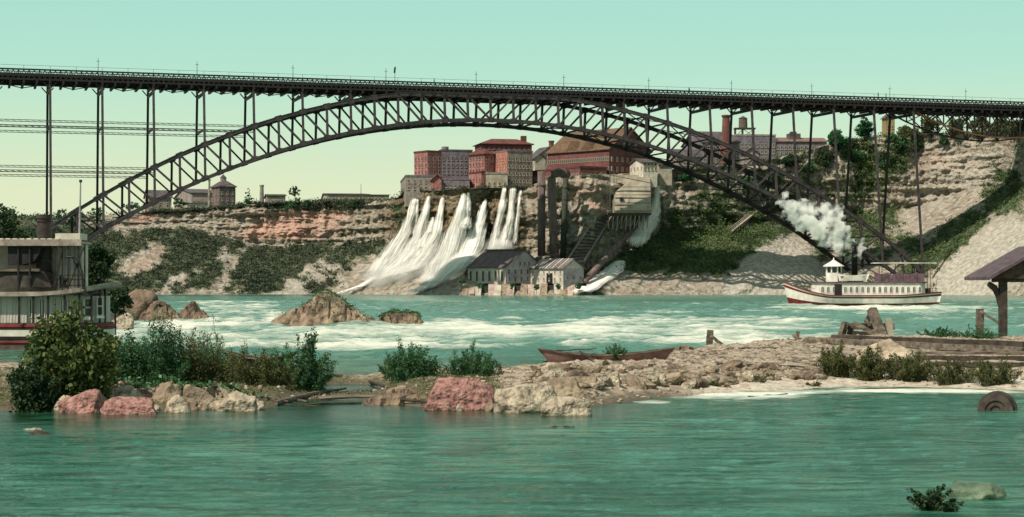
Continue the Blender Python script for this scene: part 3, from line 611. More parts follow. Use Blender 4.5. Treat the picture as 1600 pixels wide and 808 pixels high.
# small figures on the deck
skin = mat('face_skin', (.42, .27, .19), None, 3, .6, 0); coat = mat('dark_coat_cloth', (.035, .03, .035), None, 5, .9, .1)  # one even skin colour for all faces
def figure(name, label, loc, rz, h=1.72, stride=.22, arm=0.0, group=None):
    t = thing(name, label, 'person', loc, rz, group); t.scale = (h / 1.72,) * 3
    me = bpy.data.meshes.new('body'); 
    J = [(0, 0, .92), (0, 0, 1.15), (0, 0, 1.40), (0, 0, 1.50), (0, 0, 1.62), (-.1, 0, .88), (-.11, stride, .48), (-.11, stride * .6, .06), (-.11, stride * .6 + .16, .03), (.1, 0, .88), (.11, -stride * .5, .5), (.11, -stride, .08), (.11, -stride + .15, .03),
         (-.19, 0, 1.38), (-.25, -.06, 1.12), (-.26, .05 + arm * .2, .90 + arm * .4), (-.26, .08 + arm * .3, .80 + arm * .55), (.19, 0, 1.38), (.25, .04, 1.12), (.26, .10, .90), (.26, .13, .80)]
    R_ = [.15, .14, .15, .06, .10, .10, .07, .05, .045, .10, .07, .05, .045, .07, .05, .04, .04, .07, .05, .04, .04]
    E_ = [(0, 1), (1, 2), (2, 3), (3, 4), (0, 5), (5, 6), (6, 7), (7, 8), (0, 9), (9, 10), (10, 11), (11, 12), (2, 13), (13, 14), (14, 15), (15, 16), (2, 17), (17, 18), (18, 19), (19, 20)]
    me.from_pydata(J, E_, []); me.materials.append(coat); o = bpy.data.objects.new('body', me); COL.objects.link(o); o.parent = t
    sm = o.modifiers.new('skin', 'SKIN'); 
    for i, v in enumerate(me.skin_vertices[0].data): v.radius = (R_[i], R_[i] * .8); v.use_root = i == 0
    sb = o.modifiers.new('sub', 'SUBSURF'); sb.levels = 1; sb.render_levels = 1
    hm = MB(); hm.tube([(0, 0, 1.66), (0, 0, 1.69), (0, 0, 1.70), (0, 0, 1.82)], [.2, .2, .12, .1], 10); hm.obj('hat', coat, t)
    fm_ = MB(); fm_.tube([(0, .07, 1.56), (0, .1, 1.6), (0, .08, 1.66)], [.04, .06, .04], 6); fm_.obj('face', skin, t)
    return t
figure('person', 'dark walker with hat alone on the bridge deck left of the crown', BD(6.8, .6, ZB + 2.35 + .9), TH - 1.57, 1.75)
figure('person', 'dark figure standing at the bridge rail over the long red factory', BD(12.55, .6, ZB + 2.35 + .9), TH, 1.6)
figure('person', 'first of two dark figures close together on the right half of the deck', BD(17.15, .6, ZB + 2.35 + 1.1), TH - 1.57, 1.8)
figure('person', 'second of two close figures on the deck, one arm raised to the other', BD(17.35, .6, ZB + 2.35 + 1.0), TH + 1.2, 1.7, arm=1.0)
# signal post with a hanging flag shape, left of the crown
t = thing('signal_post', 'tall thin post with a small dark signal arm on the deck', 'signal', BD(5.95, .2, ZT), TH)
m_ = MB(); m_.tube([(0, 0, -.5), (0, 0, 3.6)], [.09, .06], 6); m_.obj('post', steel, t)
m_ = MB(); m_.beam((.05, 0, 4.3), (-.12, 0, 2.6), .5, .16); m_.beam((.0, 0, 4.2), (.35, 0, 4.5), .2, .12); m_.obj('signal_arm', steel, t)
# ================================================================ buildings on the rim
_wn = {}
def window_mesh(w_, h_, arch=False, frame=None, deep=.14):
    key = (round(w_, 2), round(h_, 2), arch, frame.name if frame else '')
    if key in _wn: return _wn[key]
    m = MB(); t = min(.12, w_ * .14)
    if arch:
        n = 8; pts = [(-w_ / 2, 0), (w_ / 2, 0)] + [(w_ / 2 * math.cos(a), h_ - w_ / 2 + w_ / 2 * math.sin(a)) for a in [math.pi * i / n for i in range(n + 1)]]
        inn = [(x * (1 - 2 * t / w_), t + z * (1 - 2 * t / h_)) for x, z in pts]; N_ = len(pts)
        vs = [(x, -deep, z) for x, z in pts] + [(x, -deep, z) for x, z in inn] + [(x, -.02, z) for x, z in inn] + [(x, .02, z) for x, z in pts]
        m.add(vs[:2 * N_] , [(i, (i + 1) % N_, N_ + (i + 1) % N_, N_ + i) for i in range(N_)], 0)
        m.add(vs, [(N_ + i, N_ + (i + 1) % N_, 2 * N_ + (i + 1) % N_, 2 * N_ + i) for i in range(N_)] + [(3 * N_ + i, 3 * N_ + (i + 1) % N_, (i + 1) % N_, i) for i in range(N_)], 0)
        m.add([(x, -.02, z) for x, z in inn], [tuple(range(N_))], 1); m.box(-.03, .03, -.06, -.021, t, h_ - t, 0)
    else:
        for a, b, c, d in ((-w_ / 2, w_ / 2, 0, t), (-w_ / 2, w_ / 2, h_ - t, h_), (-w_ / 2, -w_ / 2 + t, t, h_ - t), (w_ / 2 - t, w_ / 2, t, h_ - t)): m.box(a, b, -deep, .02, c, d, 0)
        m.add([(-w_ / 2 + t, -.03, t), (w_ / 2 - t, -.03, t), (w_ / 2 - t, -.03, h_ - t), (-w_ / 2 + t, -.03, h_ - t)], [(0, 1, 2, 3)], 1)
        m.box(-w_ / 2 + t, w_ / 2 - t, -.08, -.031, h_ * .5 - .04, h_ * .5 + .04, 0)
        m.box(-w_ / 2 - .05, w_ / 2 + .05, -deep - .08, .0, -.14, -.001, 0)
    me = bpy.data.meshes.new('window')
    me.from_pydata(m.v, [], m.f); me.materials.append(frame or stone_l); me.materials.append(glass_d); me.polygons.foreach_set('material_index', m.m)
    _wn[key] = me; return me
def wins(parent, face, L, cols, rows, w_, h_, z0, dz, x0=None, x1=None, arch=False, frame=None, name='window', off=0.0):
    """windows on the front (y=0 plane, along +x) or side (x=0 plane, along +y) wall"""
    me = window_mesh(w_, h_, arch, frame); a = x0 if x0 is not None else L / cols * .5; b = x1 if x1 is not None else L - L / cols * .5
    for r in range(rows):
        for c in range(cols):
            s_ = a + (b - a) * (c / (cols - 1) if cols > 1 else .5); z = z0 + r * dz
            if face == 'front': meshinst(me, name, parent, (s_, off, z))
            else: meshinst(me, name, parent, (off, s_, z), (0, 0, -math.pi / 2))
def lens(px, D, a, pr, plf):
    c, s_ = math.cos(a), math.sin(a); x0 = (px - 800) / F * D; r = (pr - 800) / F; L = (r * D - x0) / (c - r * s_)
    r = (plf - 800) / F; W = (r * D - x0) / (-s_ - r * c); return L, W
def house(name, label, px, py, D, a, pr, plf, top, ridge=None, roof='flat', wall=stone_b, rmat=roof_g, cat='building', group=None, wall2=None, rext=.5, found=5, W=None, L=None):
    """corner nearest the camera at px; front runs right to pr, side runs left and back to plf; heights from picture rows at depth D"""
    if cat == 'building' and name != 'powerhouse':
        D = D + (30 if px < 600 else 17 if px < 1030 else 24 if px < 1120 else 30 if px < 1149 else 62)
    a = math.radians(a); L_, W_ = lens(px, D, a, pr, plf); L = L or L_; W = W or W_
    t = thing(name, label, cat, P(px, py, D), a, group); h = (py - top) * D / F; rh = ((top - ridge) * D / F) if ridge else 0
    m = MB()
    m.box(0, L, 0, W, -found, h)
    if roof == 'gable_x': m.add([(0, 0, h), (0, W, h), (0, W / 2, h + rh), (L, 0, h), (L, W, h), (L, W / 2, h + rh)], [(0, 2, 1), (3, 4, 5)])
    if roof == 'gable_y': m.add([(0, 0, h), (L, 0, h), (L / 2, 0, h + rh), (0, W, h), (L, W, h), (L / 2, W, h + rh)], [(0, 1, 2), (3, 5, 4)])
    m.obj('wall', wall, t)
    r = MB(); e = rext; th = .28
    if roof == 'flat':
        for bx in ((-.15, L + .15, -.15, .25), (-.15, L + .15, W - .25, W + .15), (-.15, .25, .25, W - .25), (L - .25, L + .15, .25, W - .25)): r.box(*bx, h + .003, h + .6)
        r.box(.25, L - .25, .25, W - .25, h + .003, h + .2); r.obj('parapet', rmat, t)
    elif roof == 'gable_x':
        k = rh / (W / 2)
        for sgn in (0, 1):
            y0, y1 = (-e, W / 2) if not sgn else (W + e, W / 2); z0 = h - e * k
            vs = [(-e, y0, z0), (L + e, y0, z0), (L + e, y1, h + rh), (-e, y1, h + rh)]
            r.add([(x, y, z + .01) for x, y, z in vs] + [(x, y, z + th) for x, y, z in vs], [(0, 3, 2, 1), (4, 5, 6, 7), (0, 1, 5, 4), (1, 2, 6, 5), (2, 3, 7, 6), (3, 0, 4, 7)])
        r.obj('roof', rmat, t)
    elif roof == 'gable_y':
        k = rh / (L / 2)
        for sgn in (0, 1):
            x0, x1 = (-e, L / 2) if not sgn else (L + e, L / 2); z0 = h - e * k
            vs = [(x0, -e, z0), (x0, W + e, z0), (x1, W + e, h + rh), (x1, -e, h + rh)]
            r.add([(x, y, z + .01) for x, y, z in vs] + [(x, y, z + th) for x, y, z in vs], [(0, 1, 2, 3), (4, 7, 6, 5), (0, 4, 5, 1), (1, 5, 6, 2), (2, 6, 7, 3), (3, 7, 4, 0)])
        r.obj('roof', rmat, t)
    elif roof == 'hip':
        i_ = min(L, W) * .38; o_ = [(-e, -e), (L + e, -e), (L + e, W + e), (-e, W + e)]; n_2 = [(i_, i_), (L - i_, i_), (L - i_, W - i_), (i_, W - i_)]
        r.prism(o_, h + .01, h + rh, taper=n_2); r.prism([(-e, -e), (L + e, -e), (L + e, W + e), (-e, W + e)], h - .25, h + .005); r.obj('roof', rmat, t)
    t['_L'] = L; t['_W'] = W; t['_h'] = h; t['_rh'] = rh
    return t, L, W, h, rh
def boxpart(t, name, m, *b): mb = MB(); mb.box(*b); return mb.obj(name, m, t)
# --- left hand town
t, L, W, h, rh = house('gabled_house', 'tan house with steep grey gable seen through the left end of the arch', 232, 328, 640, 20, 268, 226, 308, 297, 'gable_x', stone_t)
wins(t, 'front', L, 3, 2, .9, 1.3, .8, 2.0)
t, L, W, h, rh = house('brewery_hall', 'low grey industrial hall left of the square brewery tower', 300, 324, 650, 18, 338, 272, 302, 291, 'gable_x', stone_t, roof_g); wins(t, 'front', L, 6, 1, .8, 1.2, 1.2, 2); wins(t, 'side', W, 4, 1, .8, 1.2, 1.2, 2)
t, L, W, h, rh = house('white_shed', 'small white house with grey roof below the brewery hall', 292, 330, 636, 12, 326, 284, 318, 313, 'gable_x', white_p, roof_g); wins(t, 'front', L, 4, 1, .7, .9, .5, 2)
t, L, W, h, rh = house('brewery_tower', 'square blocky brick tower building with hipped roof and cupola left of the cliff', 343, 328, 645, 28, 368, 330, 291, 282, 'hip', mat('purple_grey_brick', (.20, .15, .14), (.12, .09, .09), .8, .9, .4, 4), roof_g)
wins(t, 'front', L, 3, 3, .7, 1.1, 1.0, 2.4); wins(t, 'side', W, 3, 3, .7, 1.1, 1.0, 2.4)
boxpart(t, 'cupola', stone_t, L / 2 - .9, L / 2 + .9, W / 2 - .9, W / 2 + .9, h + .4, h + rh + 1.4); m_ = MB(); m_.tube([(L / 2, W / 2, h + rh + 1.4), (L / 2, W / 2, h + rh + 2.6)], [1.3, .05], 8); m_.obj('cupola_roof', roof_g, t)
def chimney(name, label, px, py, D, top, r, m, group=None):
    D = D + 24
    b = P(px, py, D); h = (py - top) * D / F; t = thing(name, label, 'chimney', b, 0, group)
    q = MB(); q.tube([(0, 0, -6), (0, 0, 0), (0, 0, h)], [r * 1.25, r * 1.2, r * .85], 12); q.obj('shaft', m, t)
    q = MB(); q.tube([(0, 0, h - .6), (0, 0, h), (0, 0, h + .25)], [r * .95, r * 1.15, r * 1.1], 12); q.obj('cap', m, t); return t
chimney('chimney', 'thin dark chimney between brewery hall and square tower', 327, 315, 640, 281, .45, stone_t)
chimney('chimney', 'short grey stack standing alone on the rim between two green trees', 409, 318, 640, 290, .75, stone_t)
t, L, W, h, rh = house('low_shed', 'low dark roofed shed on the rim left of the round topped tree', 418, 314, 655, 10, 446, 414, 306, 302, 'gable_x', stone_t, mat('green_grey_roof', (.10, .10, .07), (.05, .055, .04), 1)); 
t, L, W, h, rh = house('long_hall', 'long low pale hall with dark ridge roof on the left cliff rim', 513, 311, 650, 8, 577, 500, 304, 294, 'gable_x', stone_l, roof_g); wins(t, 'front', L, 12, 1, .6, .8, .4, 2); wins(t, 'side', W, 3, 1, .6, .8, .4, 2)
t, L, W, h, rh = house('hall_annexe', 'smaller dark roofed annexe on the right end of the long low hall', 573, 310, 652, 6, 608, 566, 305, 298, 'gable_x', stone_l, roof_g); wins(t, 'front', L, 6, 1, .6, .7, .3, 2)
t = thing('flag_pole', 'thin pole beside the long low hall on the rim', 'pole', P(564, 303, 640)); m_ = MB(); m_.tube([(0, 0, -3), (0, 0, 3.6)], [.12, .06], 6); m_.obj('mast', wood_d, t)
# --- mills
D0m = 592
t, L, W, h, rh = house('brick_mill', 'leftmost pinkish brick mill, tall square block at the cliff edge', 668, 286, D0m, 36, 690, 647, 237.5, roof='flat', wall=brick_p, rmat=roof_m)
wins(t, 'front', L, 3, 4, .75, 1.2, .8, 2.3, frame=stone_t); wins(t, 'side', W, 4, 4, .75, 1.2, .8, 2.3, frame=stone_t)
t, L, W, h, rh = house('grey_stone_mill', 'blue grey stone mill with round tank on its roof between two red mills', 690, 286, D0m + 3, 14, 738, 686, 236, roof='flat', wall=stone_b, rmat=roof_g)
wins(t, 'front', L, 7, 4, .7, 1.2, .8, 2.3, frame=stone_t)
m_ = MB(); m_.tube([(1.6, 2, h), (1.6, 2, h + 1.6)], [1.25, 1.25], 14); m_.obj('roof_tank', stone_t, t)
t, L, W, h, rh = house('low_stone_annexe', 'low grey stone annexe with few windows at the left foot of the mills', 634, 299, 586, 6, 688, 626, 276, roof='flat', wall=stone_t, rmat=stone_b); wins(t, 'front', L, 6, 2, .6, 1.0, .6, 2.2)
t, L, W, h, rh = house('stone_base_building', 'rough blue grey stone building below the round tank mill on the rim', 688, 298, 585, 4, 734, 684, 281, roof='flat', wall=stone_b, rmat=stone_b); wins(t, 'front', L, 7, 1, .6, 1.1, 1.0, 2.2)
t, L, W, h, rh = house('small_gabled_shed', 'tiny pink gabled shed in front of the grey stone mill', 676, 286, 583.5, 10, 690, 674, 280, 273, 'gable_y', brick_p, roof_m, L=None)
t, L, W, h, rh = house('brick_mill', 'tall red brick mill with rounded roof edge beside the grey stone mill', 757, 282, 590, 40, 772, 733, 240, 233, 'hip', brick_p, roof_m)
wins(t, 'front', L, 2, 4, .7, 1.1, .8, 2.1, frame=stone_t); wins(t, 'side', W, 5, 4, .7, 1.1, .8, 2.1, frame=stone_t)
t, L, W, h, rh = house('dark_brick_mill', 'highest dark maroon mill with red mansard roof and rooftop chimney', 752, 282, 606, 12, 831, 742, 224, 215, 'hip', brick_d, roof_m, rext=.7)
wins(t, 'front', L, 10, 1, .7, 1.1, h - 2.0, 2, frame=brick_p)
boxpart(t, 'roof_chimney', roof_m, L * .82, L * .82 + 1.8, 2, 3.8, h + .5, h + rh + 1.0)
t, L, W, h, rh = house('brick_mill', 'small dark red building at the rim directly above the waterfalls', 752, 297, 583, 30, 757, 733, 270, roof='flat', wall=brick_p, rmat=roof_m); wins(t, 'side', W, 4, 2, .6, 1.0, .8, 2.2, frame=stone_t)
t, L, W, h, rh = house('pink_and_grey_mill', 'mill with pale pink end wall and long grey stone side full of windows', 793, 292, 586, 30, 832, 770, 237, roof='flat', wall=stone_t, rmat=stone_b)
wins(t, 'front', L, 7, 4, .7, 1.1, 1.5, 2.4, frame=stone_l)
m_ = MB(); m_.box(-.06, -.003, .003, W - .003, 2.5, h - .03); m_.obj('brick_end_wall', mat('salmon_brick', (.52, .22, .17), (.38, .15, .12), .8, .9, .5, 5, dist=.12), t); wins(t, 'side', W, 5, 4, .6, 1.0, 3.2, 1.9, frame=stone_l, off=-.05)
t, L, W, h, rh = house('stone_rim_building', 'low pale stone building in front of the pink and grey mill', 760, 296, 582, 8, 793, 755, 272, roof='flat', wall=stone_l, rmat=stone_t); wins(t, 'front', L, 4, 1, .6, 1.0, 1.4, 2.2)
t, L, W, h, rh = house('small_house', 'small tan gabled house behind the mills with dark roof', 845, 262, 640, 25, 868, 832, 240, 230, 'gable_y', stone_t, roof_g); wins(t, 'front', L, 3, 2, .7, 1.1, 1.2, 2.2)
chimney('chimney', 'short dark chimney between the mills and the long factory', 861.5, 240, 650, 221, 1.0, brick_d)
t, L, W, h, rh = house('small_house', 'little white gabled house left of the ochre roofed factory', 836, 256, 630, 20, 852, 828, 247, 240, 'gable_y', stone_l, roof_g)
# long factory
t, L, W, h, rh = house('long_factory', 'long red brick factory with huge ochre roof and rows of arched windows', 952, 272, 578, 44, 1016, 856, 232, 197, 'gable_y', brick_d, roof_t, rext=.6)
wins(t, 'side', W, 30, 2, .75, 1.5, 1.0, 3.4, arch=True, frame=stone_l); wins(t, 'front', L, 8, 2, .8, 1.6, 1.0, 3.2, arch=True, frame=white_p); wins(t, 'front', L, 3, 1, .8, 1.6, h + .6, 3, arch=True, frame=white_p, x0=L * .36, x1=L * .64)
for f_ in (.35, .6):
    m_ = MB(); m_.add([(-.3, W * f_ - 2.5, h + .2), (-.3, W * f_ + 2.5, h + .2), (-.3, W * f_, h + 3.4), (4.4, W * f_, h + 3.4)], [(0, 1, 2), (0, 2, 3), (1, 3, 2)]); m_.obj('roof_gable', roof_t, t)
t, L, W, h, rh = house('factory_front_wing', 'low red wing of arched windows at the left foot of the long factory', 906, 288, 572, 30, 948, 812, 262, roof='flat', wall=brick_d, rmat=roof_m, W=None)
wins(t, 'side', W, 26, 1, .75, 1.6, 2.2, 2, arch=True, frame=stone_l); wins(t, 'front', L, 6, 1, .75, 1.6, 2.2, 2, arch=True, frame=stone_l)
t = thing('retaining_wall', 'pale stone retaining wall on the rim in front of the long factory', 'wall', P(862, 282, 590), math.radians(5))
for i in range(9):
    a = i * 2.1
    for r_ in range(3):
        o = boxpart(t, 'stone_block', (stone_l, stone_t, stone_l)[(i + r_) % 3], a + .03 + (r_ % 2) * .9, a + 2.05 + (r_ % 2) * .9, 0 + .05 * ((i * 7 + r_ * 3) % 4), 1.6, -2.6 + r_ * 1.1, -1.53 + r_ * 1.1)
t = thing('retaining_wall', 'light concrete wall on the rim below the small white houses', 'wall', P(925, 276, 592), math.radians(2))
for i in range(8):
    for r_ in range(2): boxpart(t, 'stone_block', stone_l, i * 2 + .03, i * 2 + 1.97, .04 * ((i * 5 + r_) % 3), 1.5, -2 + r_ * 1.3, -.74 + r_ * 1.3)
t, L, W, h, rh = house('white_house', 'white gabled house right of the long factory, under the arch', 1005, 268, 572, 18, 1027, 984, 254, 247, 'gable_x', white_p, roof_g); wins(t, 'front', L, 4, 2, .6, .9, .5, 1.4); wins(t, 'side', W, 4, 1, .6, .9, .8, 1.4)
t, L, W, h, rh = house('white_shed', 'low pale shed beside the white gabled house under the arch', 1030, 266, 575, 12, 1050, 1026, 257, 252, 'gable_x', stone_l, roof_g)
# grey factory on the right
t, L, W, h, rh = house('grey_mill', 'grey gabled mill block behind the arch left of the red chimney', 1098, 268, 612, 12, 1155, 1066, 222, 202, 'gable_x', stone_b, roof_g); wins(t, 'front', L, 9, 4, .8, 1.3, 1.0, 2.3, frame=stone_l); wins(t, 'side', W, 4, 4, .8, 1.3, 1.0, 2.3, frame=stone_l)
t, L, W, h, rh = house('grey_mill', 'grey mill with flat roof carrying the round water tank', 1150, 266, 616, 6, 1212, 1146, 212, roof='flat', wall=stone_b, rmat=stone_t); wins(t, 'front', L, 10, 4, .8, 1.3, 1.2, 2.5, frame=stone_l)
t, L, W, h, rh = house('grey_mill', 'long grey mill with reddish roof at the right end of the factory row', 1212, 256, 618, 6, 1292, 1208, 221, 214, 'gable_x', stone_b, mat('faded_red_roof', (.25, .15, .13), (.16, .10, .09), .7), W=12); wins(t, 'front', L, 13, 3, .8, 1.3, .8, 2.3, frame=stone_l)
boxpart(t, 'roof_cupola', roof_g, L * .3, L * .3 + 4.5, 3, 7, h + .5, h + rh + 1.6); boxpart(t, 'roof_cupola', roof_g, L * .3 + 1, L * .3 + 3.2, 4, 6, h + rh + 1.6, h + rh + 2.4)
t, L, W, h, rh = house('grey_house', 'small grey gabled house in front of the grey mills', 1162, 272, 600, 10, 1186, 1158, 240, 231, 'gable_y', stone_t, roof_g); wins(t, 'front', L, 3, 2, .7, 1.1, .8, 2.4)
t, L, W, h, rh = house('grey_house', 'grey house with two window rows seen through the arch web', 1058, 272, 598, 16, 1096, 1046, 244, 233, 'gable_x', stone_t, roof_g); wins(t, 'front', L, 5, 2, .7, 1.1, .8, 2.2)
chimney('chimney', 'tall red brick factory chimney behind the right half of the arch', 1134.5, 230, 610, 181, 1.45, mat('red_chimney_brick', (.20, .08, .07), (.12, .05, .045), 1.2))
t = thing('water_tower', 'round wooden water tank on a braced frame above the grey mill', 'water tower', P(1161, 214, 690))
m_ = MB(); m_.tube([(0, 0, 3.4), (0, 0, 7.0)], [1.7, 1.6], 14); m_.obj('tank', mat('tank_wood', (.16, .13, .10), (.09, .07, .055), 2), t)
m_ = MB(); m_.tube([(0, 0, 7.0), (0, 0, 8.0)], [1.8, .1], 14); m_.obj('tank_roof', roof_g, t)
m_ = MB(); m_.box(-3.4, 4.6, -2, 2, 2.9, 3.38); m_.obj('platform', wood_d, t)
for x in (-3, -.2, 4): 
    m_ = MB(); m_.beam((x, -1.6, -.5), (x, -1.6, 2.9), .35); m_.beam((x, 1.6, -.5), (x, 1.6, 2.9), .35); m_.obj('leg', wood_d, t)
m_ = MB(); m_.beam((-3, -1.6, 0), (-.2, -1.6, 2.8), .2); m_.beam((-.2, -1.6, 0), (4, -1.6, 2.8), .2); m_.beam((4, -1.7, 0), (-.2, -1.7, 2.8), .2); m_.obj('brace', wood_d, t)
t, L, W, h, rh = house('tan_house', 'tan gable wall peeping between trees close under the bridge deck', 1384, 216, 640, 10, 1398, 1378, 184, 178, 'gable_y', mat('yellow_tan_wall', (.36, .27, .12), (.25, .18, .09), 1), roof_g); wins(t, 'front', L, 2, 2, .7, 1.1, 1.4, 2.4)
# ================================================================ powerhouse by the water
lilac_shade = mat('shaded_lilac_plaster', (.42, .37, .38), (.30, .26, .28), .6, .85, .3, 4, dist=.08); cream = mat('cream_plaster', (.60, .55, .47), (.46, .42, .36), .6, .85, .3, 4, dist=.08)  # lilac plaster is darker: shade on the gable ends put into the colour
droof = mat('purple_brown_roof', (.15, .115, .12), (.08, .06, .07), .9, .85, .4, 3, stretch=(1, 3, 1))
t, L, W, h, rh = house('powerhouse', 'larger gabled stone powerhouse with arched windows at the foot of the falls', 790, 443, 560, 40, 848, 731, 417, 391, 'gable_y', cream, droof, rext=.5)
m_ = MB(); m_.add([(.002, -.05, -1), (L - .002, -.05, -1), (L - .002, -.05, h - .02), (L / 2, -.05, h + rh - .1), (.002, -.05, h - .02)], [(0, 1, 2, 3, 4)]); m_.v = m_.v + [(x, -.003, z) for x, y, z in m_.v[:5]]; m_.f += [(i, (i + 5), ((i + 1) % 5) + 5, (i + 1) % 5) for i in range(5)]; m_.m += [0] * 5
m_.obj('gable_wall', lilac_shade, t)  # darker sheet over the gable, painting its shaded side
wins(t, 'side', W, 6, 1, 1.25, 3.5, .6, 1, arch=True, frame=cream); wins(t, 'front', L, 6, 2, .7, 1.5, .6, 2.3, frame=lilac_shade, off=-.06); wins(t, 'front', L, 3, 1, .6, 1.2, h + .4, 2, x0=L * .38, x1=L * .62, frame=lilac_shade, off=-.06)
m_ = MB(); m_.box(L / 2 - .5, L / 2 + .5, -.6, W + .6, h + rh + .15, h + rh + .55); m_.obj('ridge_cap', roof_t, t)
t, L, W, h, rh = house('powerhouse', 'smaller powerhouse with striped roof and plain gable right of the arched one', 880, 443, 556, 44, 912, 829, 419, 405, 'gable_y', cream, mat('striped_plank_roof', (.20, .17, .17), (.08, .065, .07), 1), rext=.5)
m_ = MB(); m_.box(0.01, L - .01, -.06, -.003, -1, h); m_.obj('gable_wall', lilac_shade, t)
wins(t, 'side', W, 6, 2, .55, .9, .8, 2.2, frame=cream); wins(t, 'front', L, 3, 1, .7, 1.0, 1.2, 2, frame=lilac_shade, off=-.07)
for i in range(11): 
    m_ = MB(); y = .4 + i * (W - .8) / 10; m_.beam((-.45, y, h + .02), (L / 2, y, h + rh + .28), .35, .2); m_.obj('roof_batten', white_p if i % 2 else stone_t, t)
boxpart(t, 'door', black_p, -.12, .01, W * .32, W * .5, .1, 3.2)
t = thing('river_wall', 'sloping stone river wall with dark drain openings under the powerhouse', 'wall', P(722, 443, 557.5), math.radians(0))
for i in range(19):
    x0 = i * 2.02; m_ = MB(); o_ = -.8 + .5 * math.sin(i * 2.3)
    if i % 5 == 3: m_.add([(x0, 1.4, -4.4), (x0 + 1.95, 1.4, -4.4), (x0 + 1.95, 1.4, .0), (x0, 1.4, .0)], [(0, 1, 2, 3)]); m_.box(x0, x0 + 1.95, 1.4, 2.2, -.5, .0); m_.obj('drain_recess', mat('dark_recess_stone', (.06, .06, .05), (.03, .035, .03), 2), t); continue  # recess backed with a darker stone colour
    m_.prism([(x0 - .8 * (i % 2), o_ - 3.6), (x0 + 1.7, o_ - 3.9), (x0 + 1.95, 3), (x0, 3)], -4.6, -.1 - .15 * (i % 3), taper=[(x0, 1.0), (x0 + 1.95, 1.0), (x0 + 1.95, 3), (x0, 3)]); m_.obj('wall_slab', (tan_rock, mat('pinkish_stone', (.46, .36, .29), (.30, .23, .19), .8, .9, .5, 3), stone_l)[i % 3], t)
for i, (x, y, w2) in enumerate(((748, 452, 16), (800, 453, 10), (838, 455, 12), (872, 453, 14), (722, 446, 14), (905, 452, 12))):
    tree('river_wall_bush', 'low green bush number' if False else ['bush on the river wall under the first arched windows', 'small bush at the dark drain under the gable', 'bush below the join of the two powerhouses', 'bush under the striped powerhouse roof', 'bush on the rubble left of the arched powerhouse', 'bush between smaller powerhouse and white cascade'][i], x, y, 551.5, 2.2, w2 / 5, LEAFG, n=260, leaf=.5, trunk_h=.05, seed=140 + i)
# ---------------------------------------------------------------- penstocks and incline
rust = mat('brown_pipe_iron', (.20, .145, .135), (.10, .07, .07), .8, .75, .3, 3, stretch=(1, 1, .3))
_fl = {}
def FL(r, m):
    k = (round(r, 2), m.name)
    if k not in _fl:
        q = MB(); q.tube([(0, 0, -.16), (0, 0, .16)], [r * 1.14, r * 1.14], 14); me = bpy.data.meshes.new('flange'); me.from_pydata(q.v, [], q.f); me.materials.append(m); _fl[k] = me
    return _fl[k]
def pipe(name, label, pts, r, m, cat='pipe', flanges=True, group=None):
    p0 = Vector(pts[0]); t = thing(name, label, cat, p0, 0, group); q = [Vector(p) - p0 for p in pts]
    m_ = MB(); m_.tube(q, r, 14); m_.obj('shell', m, t, True)
    if flanges:
        for i in range(len(q) - 1):
            d = q[i + 1] - q[i]; n = int(d.length / 4.5)
            for j in range(1, n + 1):
                o = bpy.data.objects.new('flange', FL(r, m)); COL.objects.link(o); o.parent = t; o.location = q[i] + d * (j / (n + 1)); o.rotation_euler = d.to_track_quat('Z', 'Y').to_euler()
    return t
pipe('penstock', 'left of two thick brown vertical pipes on the cliff, starting straight at the rim', [P(846, 400, 578), P(846, 268, 578)], 1.25, rust)
pipe('penstock', 'right thick brown pipe on the cliff with an elbow bending right at the rim', [P(867, 418, 574), P(862, 300, 574), P(862, 279, 574), P(865, 272, 574.3), P(872, 269.5, 575), P(886, 272, 580)], 1.35, rust)
pipe('penstock', 'thinner dark mossy pipe on the cliff right of the two thick pipes', [P(879, 415, 583), P(882, 330, 583), P(884, 275, 583)], .95, mat('mossy_iron', (.07, .08, .06), (.035, .045, .035), 1))
pipe('inclined_pipe', 'brown pipe running slantwise up the slope from powerhouse to trestle', [P(912, 441, 562), P(948, 402, 573), P(995, 350, 590)], .95, rust)
# inclined covered way with ribs
t = thing('covered_incline', 'steep roofed timber incline climbing from the powerhouse to the cliff', 'incline', P(896, 408, 574))
o_ = Vector(t.location); pa, pb_, pc, pd_ = [P(*q) - o_ for q in ((885, 410, 572), (912, 410, 572), (958, 336, 590), (941, 325, 590))]
th_ = Vector((0, 1.5, -1.6)); m_ = MB(); m_.add([pa, pb_, pc, pd_] + [q + th_ for q in (pa, pb_, pc, pd_)], [(0, 1, 2, 3), (4, 7, 6, 5), (0, 4, 5, 1), (1, 5, 6, 2), (2, 6, 7, 3), (3, 7, 4, 0)]); m_.obj('roof_deck', mat('brown_planks', (.22, .17, .16), (.12, .095, .09), .7, .9, .4, 3), t)
up_ = Vector((0, -.12, .14))
for i in range(16):
    f_ = (i + .5) / 16; m_ = MB(); m_.beam(pa.lerp(pd_, f_) + up_, pb_.lerp(pc, min(1, f_ + .04)) + up_, .34, .3); m_.obj('rib', wood_d, t)
for a, b in ((pa, pd_), (pb_, pc)): m_ = MB(); m_.beam(a + up_ * 2, b + up_ * 2, .45, .4); m_.obj('side_rail', stone_t, t)
